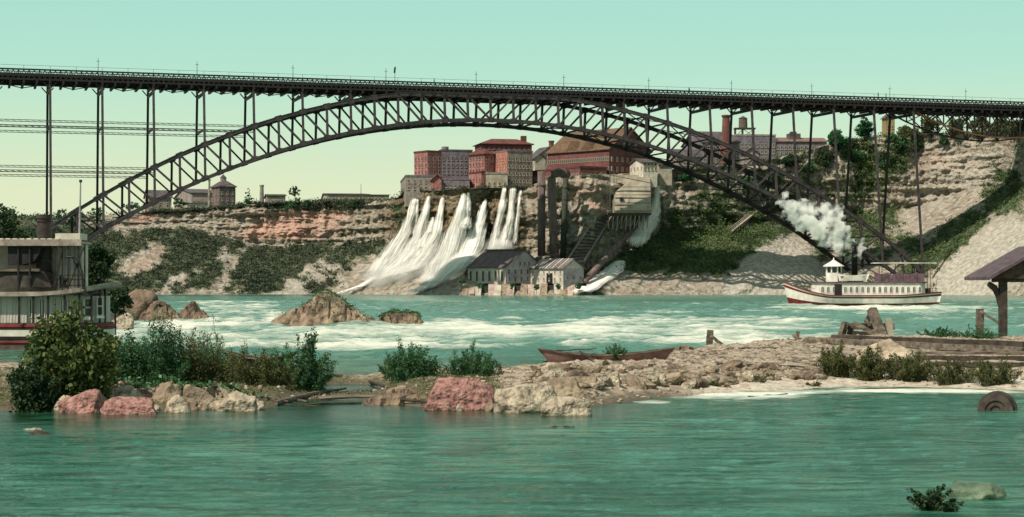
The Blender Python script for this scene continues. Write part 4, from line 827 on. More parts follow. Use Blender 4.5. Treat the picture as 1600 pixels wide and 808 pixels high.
# spillway block and platform
t = thing('spillway', 'large pale concrete spillway block on the cliff beside the incline', 'spillway', P(958, 335, 586))
sc_ = 586 / F
m_ = MB(); w1 = 60 * sc_; hh = 60 * sc_; m_.add([(0, 0, 0), (w1, 0, 0), (w1 * .98, 3, hh * .97), (w1 * .55, 3, hh * 1.0), (w1 * .1, 2, hh * .62), (0, 1, hh * .35), (0, 14, 0), (w1, 14, 0), (w1, 14, hh * .97), (w1 * .55, 14, hh), (w1 * .1, 14, hh * .62), (0, 14, hh * .35)],
    [(0, 1, 2, 3, 4, 5), (5, 4, 10, 11), (4, 3, 9, 10), (3, 2, 8, 9), (1, 7, 8, 2), (0, 5, 11, 6)]); m_.obj('block', stone_l, t)
for i in range(4): boxpart(t, 'string_course', stone_t, .2, w1 - .2, -.3 + .4 * i, .0 + .4 * i, 1 + i * 2.6, 1.25 + i * 2.6)
boxpart(t, 'dark_opening', black_p, 2.2, 3.2, .3, 1.6, hh * .36, hh * .36 + 1.1)
t = thing('trestle_platform', 'timber platform on thin trestle legs below the pale spillway', 'platform', P(950, 334, 584))
boxpart(t, 'deck', stone_l, 0, 13.5, -2, 3, -.3, .3); boxpart(t, 'edge_beam', wood_d, -.2, 13.7, -2.3, -2.0, -.6, .2)
for i in range(10):
    for y in (-1.6, 1.8): m_ = MB(); m_.beam((.4 + i * 1.4, y, -.3), (.4 + i * 1.4 - .4, y, -4.8 - .35 * (i % 3)), .2); m_.obj('leg', stone_t, t)
    m_ = MB(); m_.beam((.4 + i * 1.4, -1.7, -4), (1.8 + i * 1.4, -1.7, -.5), .13); m_.obj('brace', stone_t, t)
t = thing('hoist_frame', 'thin pale post frame standing on the rim left of the spillway', 'frame', P(953, 330, 580))
for dx_ in (0, 6.5): m_ = MB(); m_.beam((dx_ * .2, 0, 0), (dx_ * .2, 0, 13), .22); m_.obj('post', stone_l, t)
m_ = MB(); m_.beam((-3, 0, 12.2), (13, 0, 9.0), .25); m_.obj('boom', stone_l, t)
# timber flumes lying on the right hand slope
for (a, b, lab) in (((1142, 361), (1182, 329), 'short pale timber flume lying on the green slope below the arch'), ((1190, 322), (1262, 252), 'long pale timber flume running up the slope behind the arch'), ((1262, 340), (1300, 310), 'pale slide of boards on the slope just above the smoke')):
    pa, pb = surf(*a, 1.5), surf(*b, 1.5); pb.y = max(pb.y, pa.y); t = thing('timber_flume', lab, 'flume', pa); d = pb - pa
    m_ = MB(); m_.beam((0, 0, 0), d, 1.9, .5); m_.obj('trough', stone_l, t)
    for sg in (-.95, .95): m_ = MB(); m_.beam(Vector((0, sg * .3, .5)) + Vector((sg * .5, 0, 0)), d + Vector((sg * .5, sg * .3, .5)), .25, .7); m_.obj('side_board', stone_t, t)
# ================================================================ waterfalls
fmn = bpy.data.materials.new('falling_water'); fmn.use_nodes = True; n_ = fmn.node_tree; b_ = n_.nodes['Principled BSDF']
a1 = attr('across'); a2 = attr('along')
cv = N('ShaderNodeCombineXYZ'); ml = N('ShaderNodeMath', operation='MULTIPLY'); n_.links.new(a1, ml.inputs[0]); ml.inputs[1].default_value = 1.0; n_.links.new(ml.outputs[0], cv.inputs[0])
m2 = N('ShaderNodeMath', operation='MULTIPLY'); n_.links.new(a2, m2.inputs[0]); m2.inputs[1].default_value = .10; n_.links.new(m2.outputs[0], cv.inputs[1])
sd = N('ShaderNodeAttribute'); sd.attribute_name = 'v'; n_.links.new(sd.outputs['Fac'], cv.inputs[2])
qn = N('ShaderNodeTexNoise'); qn.inputs['Scale'].default_value = 1.0; qn.inputs['Detail'].default_value = 9; qn.inputs['Roughness'].default_value = .62; n_.links.new(cv.outputs[0], qn.inputs['Vector'])
n_.links.new(mixc(rng(qn.outputs[0], .35, .6), (.56, .58, .52), (.84, .83, .77)), b_.inputs['Base Color']); b_.inputs['Roughness'].default_value = .8; b_.inputs['Specular IOR Level'].default_value = .1
ed = attr('edge'); al = N('ShaderNodeMath', operation='ADD'); n_.links.new(ed, al.inputs[0]); s3 = N('ShaderNodeMath', operation='MULTIPLY_ADD'); n_.links.new(qn.outputs[0], s3.inputs[0]); s3.inputs[1].default_value = 2.6; s3.inputs[2].default_value = -1.55; n_.links.new(s3.outputs[0], al.inputs[1])
n_.links.new(rng(al.outputs[0], .10, 1.15), b_.inputs['Alpha'])
tl = N('ShaderNodeBsdfTranslucent'); tl.inputs[0].default_value = (.9, .9, .84, 1)
def fall(name, label, path, seed, out=(.8, 1.6), group='mill tailrace waterfalls', depthk=None, cat='waterfall'):
    """path: (px, py, half width px, density) from lip to foot; a swelling sheet in front of the rock"""
    na, nb = 150, 40; path = np.array(path, float); l = np.concatenate([[0], np.cumsum(np.hypot(np.diff(path[:, 0]), np.diff(path[:, 1])))]); PL = l[-1]; l /= l[-1]
    tt = np.linspace(0, 1, na); cx = np.interp(tt, l, path[:, 0]); cy = np.interp(tt, l, path[:, 1]); hw = np.interp(tt, l, path[:, 2]) * (1.3 + .25 * tt) + 1.0; dn_ = np.interp(tt, l, path[:, 3])
    base = np.array([surf(cx[i], cy[i]).y for i in range(na)]); 
    base = np.minimum.accumulate(base); ker = np.ones(15) / 15; base = np.convolve(np.pad(base, 7, mode='edge'), ker, 'valid')
    V_ = []; ac = []; alg = []; eg = []
    q = np.linspace(-1, 1, nb)
    for layer in range(4):
        for i in range(na):
            f_ = tt[i]; bulge = (out[0] + (out[1] - out[0]) * f_) + .55 * (3 - layer)
            Y_ = base[i] - bulge - (1 - q * q) * (.3 + hw[i] * .05)
            nn = fbm(q * 3 + seed, f_ * 9 + layer * 5, seed, 4, seed)
            Y_ = Y_ - nn * (.10 + .28 * f_)
            pxx = cx[i] + q * hw[i] * (1 + .25 * vn(np.array([f_ * 7.0 + seed]), layer, 0)[0]) + nn * 2.0 * f_ + (layer - 1.5) * .9 * f_; pyy = cy[i] + nn * 2.5 * f_ + 0 * q
            V_.append(np.stack([(pxx - 800) / F * Y_, Y_, CH + (HY - pyy) / F * Y_], -1))
            ac.append(q * hw[i] * .55 + layer * 9.37); alg.append(np.full(nb, f_ * PL * .22)); eg.append(1.15 * (1 - np.abs(q)) ** .9 * dn_[i] * min(1, f_ * 25) * min(1, (1 - f_) * 9 + .05))
    V_ = np.vstack(V_); F1 = gridfaces(na, nb); FF = np.vstack([F1 + na * nb * l_ for l_ in range(4)])
    o = npmesh(name, V_, FF, fmn, None, True, {'across': np.concatenate(ac), 'along': np.concatenate(alg), 'edge': np.concatenate(eg), 'v': np.full(len(V_), seed * 3.7)})
    return tag(o, label, cat, group)
fall('waterfall', 'leftmost broad waterfall, spreading widest down to the lower left', [(649, 308, 3, 1.2), (643, 335, 6, 1.2), (634, 365, 10, 1.2), (616, 395, 17, 1.2), (598, 420, 19, 1.1), (586, 434, 12, .9)], 1)
fall('waterfall', 'hair thin trickle between the first and second waterfalls', [(653, 310, 1.2, .8), (651, 345, 1.6, .7), (645, 370, 3, .6)], 2)
fall('waterfall', 'second waterfall from the left, narrow then fanning at its foot', [(671, 304, 2, 1.2), (664, 335, 5, 1.2), (655, 370, 10, 1.2), (640, 400, 17, 1.2), (618, 428, 18, 1.0), (600, 438, 12, .7)], 3)
fall('waterfall', 'third waterfall from the left with a small branch joining halfway', [(692, 306, 2, 1.2), (688, 335, 4, 1.2), (683, 365, 8, 1.2), (670, 395, 14, 1.2), (650, 420, 20, 1.1), (630, 432, 16, .8)], 4)
fall('waterfall', 'short side branch beside the third waterfall starting halfway down', [(677, 338, 2, 1.2), (672, 360, 5, 1.2), (662, 385, 10, 1.1), (650, 405, 10, .8)], 5)
fall('waterfall', 'fourth waterfall, twin lips merging into one wide white sheet', [(726, 300, 2.5, 1.2), (720, 330, 7, 1.2), (712, 365, 14, 1.2), (702, 400, 19, 1.2), (688, 425, 22, 1.1), (668, 445, 22, .9)], 6)
fall('waterfall', 'narrow twin strand just right of the fourth waterfall lip', [(732, 300, 1.8, 1.1), (730, 330, 4, 1.1), (727, 360, 8, 1.0)], 7)
fall('waterfall', 'fifth waterfall, thick and brightest, leaning down left beside the powerhouse', [(759, 309, 2, 1.3), (752, 335, 6, 1.3), (744, 365, 12, 1.3), (733, 395, 17, 1.3), (712, 418, 22, 1.2), (690, 436, 20, 1.0), (660, 452, 14, .8)], 8)
fall('waterfall', 'tall thin waterfall ending behind the powerhouse roof', [(789, 292, 2.5, 1.1), (784, 325, 4.5, 1.1), (777, 360, 6, 1.1), (772, 382, 10, 1.0), (762, 396, 16, .8)], 9)
fall('waterfall', 'pale waterfall with square lip right of the tall thin one', [(802, 292, 5, .95), (800, 315, 4, .95), (797, 345, 6, 1.1), (791, 370, 9, 1.2), (785, 392, 11, 1.1)], 10)
fall('waterfall', 'thinnest waterfall nearest the two thick pipes', [(814, 296, 1.6, .9), (810, 330, 1.8, .9), (807, 360, 2.6, .9), (803, 385, 3, .7)], 11)
fall('waterfall', 'single waterfall right of the spillway under the arch', [(1028, 283, 2.5, 1.9), (1026, 310, 4, 1.9), (1021, 332, 8, 1.9), (1008, 352, 14, 1.9), (998, 372, 11, 1.8), (992, 388, 6, 1.5)], 12, out=(3.0, 3.5), group=None)
fall('cascade', 'white cascade pouring over the slope right of the inclined pipe', [(970, 406, 7, 1.8), (960, 419, 13, 1.8), (943, 434, 14, 1.8), (922, 448, 12, 1.6), (902, 458, 12, 1.3)], 13, group=None)
fall('cascade', 'low stream of white water running into the river under the fifth waterfall', [(700, 434, 8, 1.0), (672, 446, 12, 1.0), (645, 457, 10, .9)], 14, group=None)
fall('cascade', 'thin white rivulet running down left to the river below the first waterfall', [(588, 432, 7, 1.0), (566, 446, 5, 1.0), (538, 456, 5, .9), (524, 459, 3, .7)], 15, group=None)
# ================================================================ trees on the rims
tree('rim_tree', 'slim pointed green tree on the left rim right of the square tower', 388, 321, 634, 6.4, 4.4, LEAFT, n=700, leaf=.5, trunk_h=.12, seed=11, shape='cone')
tree('rim_tree', 'round topped green tree on the rim left of the long low hall', 461, 313, 632, 5.6, 4.6, LEAFT, n=700, leaf=.5, trunk_h=.35, seed=12)
tree('rim_bush', 'dark round bush below the round topped tree on the left rim', 460, 326, 622, 3.8, 7.5, LEAFG, n=1200, leaf=.5, trunk_h=.05, seed=13)
tree('rim_bush', 'dark low bush at the rim under the long low hall', 480, 326, 622, 3.5, 4, LEAFG, n=700, leaf=.5, trunk_h=.05, seed=14)
tree('rim_bush', 'dark clipped bush row beneath the windows of the long hall', 556, 318, 630, 1.7, 12, LEAFT, n=700, leaf=.45, trunk_h=.05, seed=15)
tree('rim_bush', 'green bush between brewery hall and white house at left', 281, 324, 628, 3.6, 5.4, LEAFT, n=700, leaf=.5, trunk_h=.1, seed=16)
tree('rim_tree', 'green tree seen through the lowest arch panel at far left', 95, 350, 560, 5.6, 7, LEAFT, n=900, leaf=.5, trunk_h=.1, seed=17)
tree('rim_bush', 'green bushes right of the tree behind the lowest arch panel', 120, 352, 565, 4.4, 8, LEAFG, n=900, leaf=.5, trunk_h=.1, seed=18)
tree('rim_bush', 'dark bush behind the arch foot under the tan gabled house', 150, 346, 590, 4.8, 7, LEAFG, n=900, leaf=.5, trunk_h=.1, seed=118)
tree('rim_bush', 'dull green bush left of the tan gabled house', 205, 334, 620, 4.4, 8, LEAFG, n=900, leaf=.5, trunk_h=.1, seed=119)
tree('rim_tree', 'tallest tree on the right rim, reaching up to the bridge deck', 1352, 228, 615, 11.5, 7.5, LEAFT, n=4200, leaf=.6, trunk_h=.12, seed=19, z=47)
tree('rim_tree', 'broad rounded tree left of the tallest rim tree on the right', 1308, 236, 612, 8.5, 9, LEAFT, n=4200, leaf=.6, trunk_h=.08, seed=20, z=46)
for (x, y, D_, h, w_, m, lab, sd_) in ((1262, 272, 600, 5, 9, LEAFG, 'green bush on the slope below the reddish roofed mill', 21), (1290, 262, 600, 6, 9, LEAFD, 'dark bush at the rim below the broad rounded tree', 22), (1335, 250, 606, 5, 10, LEAFG, 'spreading bush under the tallest rim tree', 23), (1405, 240, 610, 7, 11, LEAFG, 'large bush below the tan gable wall', 24), (1420, 222, 616, 7, 9, LEAFO, 'yellowish tree right of the tan gable wall', 25), (1455, 216, 618, 7.5, 11, LEAFO, 'first yellow olive tree behind the shallow approach truss', 26), (1492, 212, 620, 7, 10, LEAFO, 'second olive tree behind the approach truss, left of its lowest point', 27), (1528, 212, 620, 7.2, 10, LEAFO, 'third olive tree behind the middle of the approach truss', 28), (1562, 212, 620, 7, 10, LEAFO, 'fourth olive tree behind the right part of the approach truss', 29), (1596, 212, 620, 7, 10, LEAFO, 'last olive tree at the picture edge behind the approach truss', 30),
     (1384, 262, 600, 5, 8, LEAFG, 'green bush on the cliff edge left of the rightmost bridge posts', 31), (1430, 238, 612, 6, 6, LEAFG, 'tall narrow bush between the rightmost bridge posts', 32), (1170, 300, 592, 6, 12, LEAFG, 'big bush on the slope behind the right web of the arch', 33), (1206, 288, 594, 5, 10, LEAFG, 'bush beneath the flat roofed grey mill', 34), (1476, 226, 604, 3.5, 4, LEAFG, 'small dark bush at the top of the pale right cliff', 35), (1236, 262, 606, 5, 10, LEAFD, 'dark bush mass in front of the long grey mill', 36), (1070, 282, 590, 3, 8, LEAFG, 'low bush at the rim above the brown cliff under the arch', 37), (1022, 276, 586, 3, 6, LEAFG, 'low bush by the head of the single right waterfall', 38)):
    tree('rim_tree' if 'tree' in lab.split('behind')[0] and 'bush' not in lab else 'rim_bush', lab, x, y, D_, h, w_, m, n=2800, leaf=.62, trunk_h=.04, seed=sd_)
# ================================================================ steamboat under way
def hull(name, mats, L, W, sheer, z0=-.5, bowrake=1.0, n=40, parent=None, rows=None, sternw=.6):
    """bow at -x; rows: list of (fraction of height, material index)"""
    rows = rows or [(0, 0), (.5, 0), (1, 0)]
    vs = []; fs = []; mi = []; nr_ = len(rows)
    for sgn in (-1, 1):
        o = len(vs)
        for i in range(n + 1):
            f = i / n; x = -L / 2 + L * f
            wf = math.sin(min(1, f / .38) * math.pi / 2) ** .75 if f < .38 else 1 - (1 - sternw) * max(0, (f - .7) / .3) ** 2.2
            zt = sheer(f)
            for j, (h, m_) in enumerate(rows):
                z = z0 + (zt - z0) * h; wd = W / 2 * wf * (.55 + .45 * h ** .6); xx = x + bowrake * (1 - f) ** 6 * (-(h)) + (bowrake * .7) * (1 - f) ** 6 + (.5 * h * f ** 8)
                vs.append((xx, sgn * wd, z))
        for i in range(n):
            for j in range(nr_ - 1):
                a = o + i * nr_ + j; q = (a, a + nr_, a + nr_ + 1, a + 1); fs.append(q if sgn < 0 else q[::-1]); mi.append(rows[j + 1][1])
    h_ = (n + 1) * nr_
    fs.append(tuple([n * nr_ + j for j in range(nr_)] + [h_ + n * nr_ + j for j in range(nr_)][::-1])); mi.append(0)
    m = MB(); m.v = vs; m.f = fs; m.m = mi; return m, h_, nr_
bwhite = mat('boat_white_paint', (.80, .76, .68), (.62, .58, .50), 1.2, .5, .05); bred = mat('boat_dark_red', (.20, .03, .03), (.12, .02, .02), 2, .5, .05)
purple = mat('plum_canvas', (.15, .09, .11), (.08, .05, .06), 1.5, .85, .3)
sb = thing('steamboat', 'small white excursion steamboat with black funnel crossing the river below the bridge', 'boat', P(1345, 478, 306), math.radians(-4)); sb.scale = (1.03, 1.1, 1.24)
she = lambda f: 1.42 + 1.9 * max(0, (.32 - f) / .32) ** 1.7 + .45 * max(0, (f - .7) / .3) ** 1.5
m_, h_, r_ = hull('hull', None, 24.6, 5.2, she, -.5, 1.1, rows=[(0, 1), (.30, 1), (.44, 1), (.445, 0), (.80, 0), (.805, 1), (.90, 1), (.905, 0), (1, 0)])
hl = m_.obj('hull', [bwhite, bred], sb, True)
dk = MB(); n = 40
for i in range(n):
    f0, f1 = i / n, (i + 1) / n
    ring = [Vector(m_.v[i * r_ + r_ - 2]), Vector(m_.v[(i + 1) * r_ + r_ - 2]), Vector(m_.v[h_ + (i + 1) * r_ + r_ - 2]), Vector(m_.v[h_ + i * r_ + r_ - 2])]; dk.add(ring, [(0, 1, 2, 3)])
dk.obj('deck', wood_g, sb)
rl = MB()
for sgn in (0, 1):
    pts = [Vector(m_.v[sgn * h_ + i * r_ + r_ - 1]) for i in range(n + 1)]
    for i in range(n): rl.beam(pts[i], pts[i + 1], .18, .14)
rl.obj('gunwale', bred, sb)
def bp_(name, m, *b): mb = MB(); mb.box(*b); return mb.obj(name, m, sb)
# main cabin, with a rounded front end
out_c = [(-7.0, -1.9), (9.3, -1.9), (10.2, -1.2), (10.2, 1.2), (9.3, 1.9), (-7.0, 1.9), (-8.0, 1.1), (-8.0, -1.1)]
mb = MB(); mb.prism(out_c, 1.0, 3.1); mb.obj('cabin', bwhite, sb)
mb = MB(); mb.prism([(x * 1.03, y * 1.12) for x, y in out_c], 3.102, 3.28); mb.obj('upper_deck', purple, sb)
me_w = window_mesh(.52, .95, True, bwhite, .05)
for i in range(18):
    x = -6.4 + i * .92
    if abs(x + 3.9) < .5: continue
    meshinst(me_w, 'window', sb, (x, -1.9, 1.75))
    meshinst(me_w, 'window', sb, (x, 1.9, 1.75), (0, 0, math.pi))
bp_('cabin_door', black_p, -4.5, -3.3, -1.96, -1.89, 1.15, 2.95)
mb = MB(); mb.prism([(1.35 * math.cos(a) - 4.4, 1.35 * math.sin(a)) for a in [2 * math.pi * i / 8 + .39 for i in range(8)]], 3.28, 4.5); mb.obj('pilothouse', bwhite, sb)
mb = MB(); mb.prism([(1.2 * math.cos(a) - 4.4, 1.2 * math.sin(a)) for a in [2 * math.pi * i / 8 + .39 for i in range(8)]], 4.502, 5.3); mb.obj('pilothouse_glazing', glass_d, sb)
for i in range(8):
    a = 2 * math.pi * i / 8 + .39; mb = MB(); mb.beam((-4.4 + 1.27 * math.cos(a), 1.27 * math.sin(a), 4.45), (-4.4 + 1.27 * math.cos(a), 1.27 * math.sin(a), 5.35), .2, .2); mb.obj('mullion', bwhite, sb)
mb = MB(); mb.tube([(-4.4, 0, 5.32), (-4.4, 0, 5.45), (-4.4, 0, 6.25), (-4.4, 0, 6.6)], [1.75, 1.7, .15, .04], 16); mb.obj('pilothouse_roof', bwhite, sb, True)
mb = MB(); mb.tube([(-1.0, 0, 3.2), (-1.0, 0, 8.1), (-1.0, 0, 8.12), (-1.0, 0, 8.4)], [.52, .50, .60, .60], 18); mb.obj('funnel', black_p, sb, True)
mb = MB(); mb.box(-2.2, .3, -.9, .9, 3.28, 4.2); mb.obj('boiler_casing', black_p, sb)
for sy in (-1.75,):
    q, a1_, a2_ = hull('x', None, 4.6, 1.1, lambda f: .75 + .25 * abs(2 * f - 1) ** 2, 0, .3, 16, rows=[(0, 0), (.5, 0), (1, 0)], sternw=.2); o = q.obj('lifeboat', bwhite, sb, True); o.location = (-1.6, sy, 3.4)
    mb = MB(); mb.box(-1.9, 1.9, -.4, .4, .5, .62); mb.obj('cover', wood_g, o)
for x in (3.2, 5.8, 8.6, 11.0): 
    for y in (-1.6, 1.6): mb = MB(); mb.beam((x, y, 3.2 if x < 10 else 1.5), (x, y, 5.75), .1, .1); mb.obj('awning_post', wood_g, sb)
mb = MB(); mb.prism([(1.8, -1.9), (3.0, -2.1), (9, -2.1), (12.0, -1.5), (12.0, 1.5), (9, 2.1), (3, 2.1), (1.8, 1.9)], 5.75, 5.87); mb.obj('awning', white_p, sb)
for i in range(7):
    mb = MB(); x = 2.0 + i * 1.15; mb.add([(x, -1.7, 3.3), (x + 1.12, -1.75, 3.3), (x + 1.12, -1.6, 4.35 + .2 * (i % 2)), (x, -1.5, 4.45 - .15 * (i % 3)), (x, -1.4, 3.3), (x + 1.12, -1.4, 3.3), (x + 1.12, -1.4, 4.2), (x, -1.35, 4.3)], [(0, 1, 2, 3), (4, 7, 6, 5), (3, 2, 6, 7), (0, 3, 7, 4), (1, 5, 6, 2)]); mb.obj('bench_screen', purple, sb)
for sgn in (-1, 1):
    mb = MB(); mb.beam((-11.6, sgn * .9, 3.4), (-7.6, sgn * 2.0, 2.3), .06); mb.obj('bow_rail', wood_g, sb)
for i, x in enumerate((10.8, 11.4, 12.0)): mb = MB(); mb.beam((x, -1.2, 1.3), (x, -1.2, 2.4), .08); mb.obj('stern_rail_post', wood_g, sb)
mb = MB(); mb.beam((10.6, -1.2, 2.4), (12.2, -1.2, 2.4), .08); mb.obj('stern_rail', wood_g, sb)
mb = MB(); mb.box(10.3, 11.3, -.6, .6, 1.2, 2.4); mb.obj('capstan_box', wood_d, sb)
mb = MB(); mb.tube([(11.9, 0, 1.5), (12.4, 0, 4.0)], [.06, .03], 6); mb.obj('flagstaff', wood_g, sb)
# figures on the upper deck, far too small to show more than their outline
for i, (x, y, lab) in enumerate(((4.6, -.4, 'dark passenger standing under the steamboat awning beside the funnel side post'), (6.9, .1, 'dark passenger near the middle of the steamboat awning'), (9.4, -.3, 'dark passenger standing at the rear end under the awning'))):
    p = sb.matrix_basis @ Vector((x, y, 3.28)); pl_ = Vector((x, y, 3.28)); pl_.rotate(sb.rotation_euler); figure('person', lab, Vector(sb.location) + pl_, .5 * i, 1.7, .08)
# steam from the funnel
def puffs():
    bm = bmesh.new(); rs2 = np.random.RandomState(9)
    path = [(1338, 397, .6), (1334, 389, 1.2), (1320, 380, 1.7), (1304, 372, 1.9), (1288, 360, 2.0), (1270, 346, 2.2), (1252, 333, 2.0), (1236, 322, 1.5), (1222, 314, 1.0), (1296, 345, 1.5), (1306, 333, 1.2), (1282, 334, 1.0)]
    for a in range(len(path)):
        x, y, r = path[a]
        for k in range(7 if a else 2):
            c = P(x, y, 306) + Vector(rs2.normal(size=3)) * r * (.5 if a else .1); rr = r * (.38 + .42 * rs2.rand())
            bmesh.ops.create_icosphere(bm, subdivisions=3, radius=rr, matrix=Matrix.Translation(c - P(1338, 401, 306)))
    me = bpy.data.meshes.new('steam'); bm.to_mesh(me); bm.free(); return me
me = puffs(); st = bpy.data.objects.new('steam_cloud', me); COL.objects.link(st); st.location = P(1338, 401, 306)
rm = st.modifiers.new('r', 'REMESH'); rm.mode = 'VOXEL'; rm.voxel_size = .24
tx = bpy.data.textures.new('puff', 'CLOUDS'); tx.noise_scale = 1.1; tx.noise_depth = 3
dm = st.modifiers.new('d', 'DISPLACE'); dm.texture = tx; dm.strength = 2.4; dm.mid_level = .5
vm = bpy.data.materials.new('steam_vapour'); vm.use_nodes = True; n_ = vm.node_tree; n_.nodes.remove(n_.nodes['Principled BSDF'])
pv = N('ShaderNodeVolumePrincipled'); pv.inputs['Color'].default_value = (.97, .96, .93, 1); pv.inputs['Anisotropy'].default_value = .0
dn2 = N('ShaderNodeMath', operation='MULTIPLY'); n_.links.new(noise(.6, 8, (1, 1, 1), .44, .74), dn2.inputs[0]); dn2.inputs[1].default_value = 2.2; n_.links.new(dn2.outputs[0], pv.inputs['Density'])
n_.links.new(pv.outputs[0], n_.nodes['Material Output'].inputs['Volume']); me.materials.append(vm)
tag(st, 'white billowing steam trailing up and left from the steamboat funnel', kind='stuff')
# ================================================================ moored steamer at the left
DS = 103.0
ms = thing('moored_steamer', 'large weathered white steamer moored at the left bank behind the leafy bush', 'ship', P(100, 545, DS))
OR = Vector(ms.location)
def Q(px, py, dy=0.0): return P(px, py, DS + dy) - OR
def rim(inset, z0, z1, zs=0.0, thick=None):
    """deck outline: straight sides, rounded right-hand end"""
    xe = Q(168, 441).x - inset; R_ = 2.9 - inset; pts = []
    for i in range(21):
        a = -math.pi / 2 + math.pi * i / 20; pts.append((xe - 2.6 + 2.6 * max(0, math.cos(a)) ** .8, 2.9 + R_ * math.sin(a)))
    xl = -16.0; pts = [(xl, 2.9 - R_)] + pts + [(xl, 2.9 + R_)]
    sh = lambda x: zs * max(0, (x + 2.2) / (xe + 2.2)) ** 2
    m = MB(); n = len(pts); vs = [(x, y, z0 + sh(x)) for x, y in pts] + [(x, y, z1 + sh(x)) for x, y in pts]
    # subdivide the straight near side so that the sheer shows
    m.add(vs, [tuple(range(n))[::-1], tuple(range(n, 2 * n))] + [(i, (i + 1) % n, n + (i + 1) % n, n + i) for i in range(n)]); return m, pts, sh
zb = lambda py: Q(0, py).z
def mp_(name, m, mb, par=None): return mb.obj(name, m, par or ms)
m1, pts, sh = rim(.35, -.9, zb(505)); mp_('hull', mat('hull_brown', (.14, .09, .08), (.07, .045, .04), 2), m1)
for a, b, mm in ((536, 534, red_p), (526, 516, white_p), (511, 508, red_p)): m1, _, _ = rim(.27, zb(a), zb(b)); mp_('rubbing_strake', mm, m1)
m1, pts2, sh2 = rim(.55, zb(505) + .003, zb(463)); mp_('lower_cabin', mat('grey_white_boards', (.62, .58, .52), (.40, .36, .33), 1.5, .8, .3, 8, stretch=(4, 4, .3)), m1)
m1, pts3, sh3 = rim(0, zb(465), zb(459), .62); mp_('promenade_deck', mat('worn_deck_boards', (.42, .37, .29), (.26, .22, .17), 2), m1)
rr_ = MB()
for i in range(len(pts3) - 1):
    a, b = pts3[i], pts3[i + 1]
    for k in range(12 if i == 0 else 1):
        kk = 12 if i == 0 else 1; p0 = [a[j] + (b[j] - a[j]) * k / kk for j in (0, 1)]; p1 = [a[j] + (b[j] - a[j]) * (k + 1) / kk for j in (0, 1)]
        rr_.beam((*p0, zb(460) + sh3(p0[0])), (*p1, zb(460) + sh3(p1[0])), .16, .22)
mp_('deck_rim', mat('rim_paint', (.38, .33, .28), (.22, .18, .16), 2), rr_)
aw = window_mesh(.34, 1.15, True, white_p, .04)
for px_ in (46, 62, 82, 95, 106, 118): meshinst(aw, 'window', ms, (Q(px_, 0).x, 2.9 - 2.35, zb(497)))
meshinst(window_mesh(.5, 1.1, False, white_p, .05), 'window', ms, (Q(133, 0).x, .75, zb(496)), (0, 0, .35)); meshinst(window_mesh(.4, 1.1, False, white_p, .05), 'window', ms, (Q(148, 0).x, 1.2, zb(494)), (0, 0, .7))
for i in range(40):
    x = Q(26, 0).x - 3 + i * .17
    if x < Q(126, 0).x: mb = MB(); mb.box(x, x + .035, .525, .56, zb(504), zb(466)); mp_('wall_batten', white_p, mb)
for px_, dy_ in ((30, .12), (52, .12), (75, .12), (101, .15), (124, .3), (143, .6), (156, 1.2), (164, 2.2)):
    x = Q(px_, 0, dy_).x; mb = MB(); mb.beam((x, dy_, zb(505)), (x, dy_, zb(462) + sh3(x)), .11, .11); mp_('stanchion', black_p, mb)
# upper works
mb = MB(); mb.box(Q(-30, 0).x - 8, Q(126, 0).x, .15, 2.9, zb(381), zb(377)); mp_('hurricane_deck', mat('roof_canvas', (.46, .41, .34), (.22, .18, .14), 2), mb)
mb = MB(); mb.box(Q(-30, 0).x - 8, Q(127, 0).x, .03, .14, zb(384), zb(374)); mp_('fascia_board', mat('fascia_paint', (.40, .34, .29), (.22, .18, .15), 2), mb)
mb = MB(); mb.box(Q(80, 0).x, Q(119, 0).x, 1.5, 2.9, zb(459), zb(381)); mp_('upper_cabin', white_p, mb)
for i in range(5): mb = MB(); x = Q(82 + i * 8, 0).x; mb.box(x, x + .07, 1.42, 1.49, zb(452), zb(383)); mp_('panel_batten', grey_p, mb)
mb = MB(); mb.box(Q(30, 0).x - 9, Q(80, 0).x, 2.0, 2.9, zb(459), zb(381)); mp_('after_cabin', mat('pale_boards', (.62, .57, .50), (.42, .38, .33), 2), mb)
mb = MB(); mb.prism([(Q(80, 0).x, .9), (Q(119, 0).x, .9), (Q(119, 0).x, 2.7), (Q(80, 0).x, 2.7)], zb(374), zb(364)); mp_('skylight_roof', white_p, mb)
for i in range(12): mb = MB(); x = Q(-40 + i * 11, 0).x; mb.box(x, x + .25, .6, 1.4, zb(376), zb(372)); mp_('deck_board', white_p, mb)
for px_ in (27, 45, 84, 96, 105, 121, 131): mb = MB(); x = Q(px_, 0).x; mb.beam((x, .2, zb(458)), (x, .2, zb(381)), .09, .09); mp_('awning_stanchion', black_p, mb)
for py_ in (430, 437, 446): mb = MB(); mb.beam((Q(80, 0).x, .18, zb(py_)), (Q(131, 0).x, .18, zb(py_)), .05, .05); mp_('railing', black_p, mb)
for a, b in (((105, 452), (130, 386)), ((131, 440), (106, 390)), ((84, 450), (96, 390))): mb = MB(); mb.beam(Q(*a) + Vector((0, .14, 0)), Q(*b) + Vector((0, .14, 0)), .07, .07); mp_('cross_brace', black_p, mb)
mb = MB(); mb.tube([Q(130, 452) + Vector((0, -.1, 0)), Q(129, 425) + Vector((0, -.1, 0)), Q(124, 407) + Vector((0, -.1, 0)), Q(115, 401) + Vector((0, -.1, 0)), Q(104, 402) + Vector((0, -.1, 0))], .06, 8); mp_('davit', black_p, mb, None)
fu = MB(); c = Q(69, 0, 1.5).x; fu.tube([(c, 1.5, zb(450)), (c, 1.5, zb(425)), (c, 1.5, zb(423)), (c, 1.5, zb(341)), (c, 1.5, zb(340)), (c, 1.5, zb(334))], [.62, .6, .42, .40, .46, .46], 20)
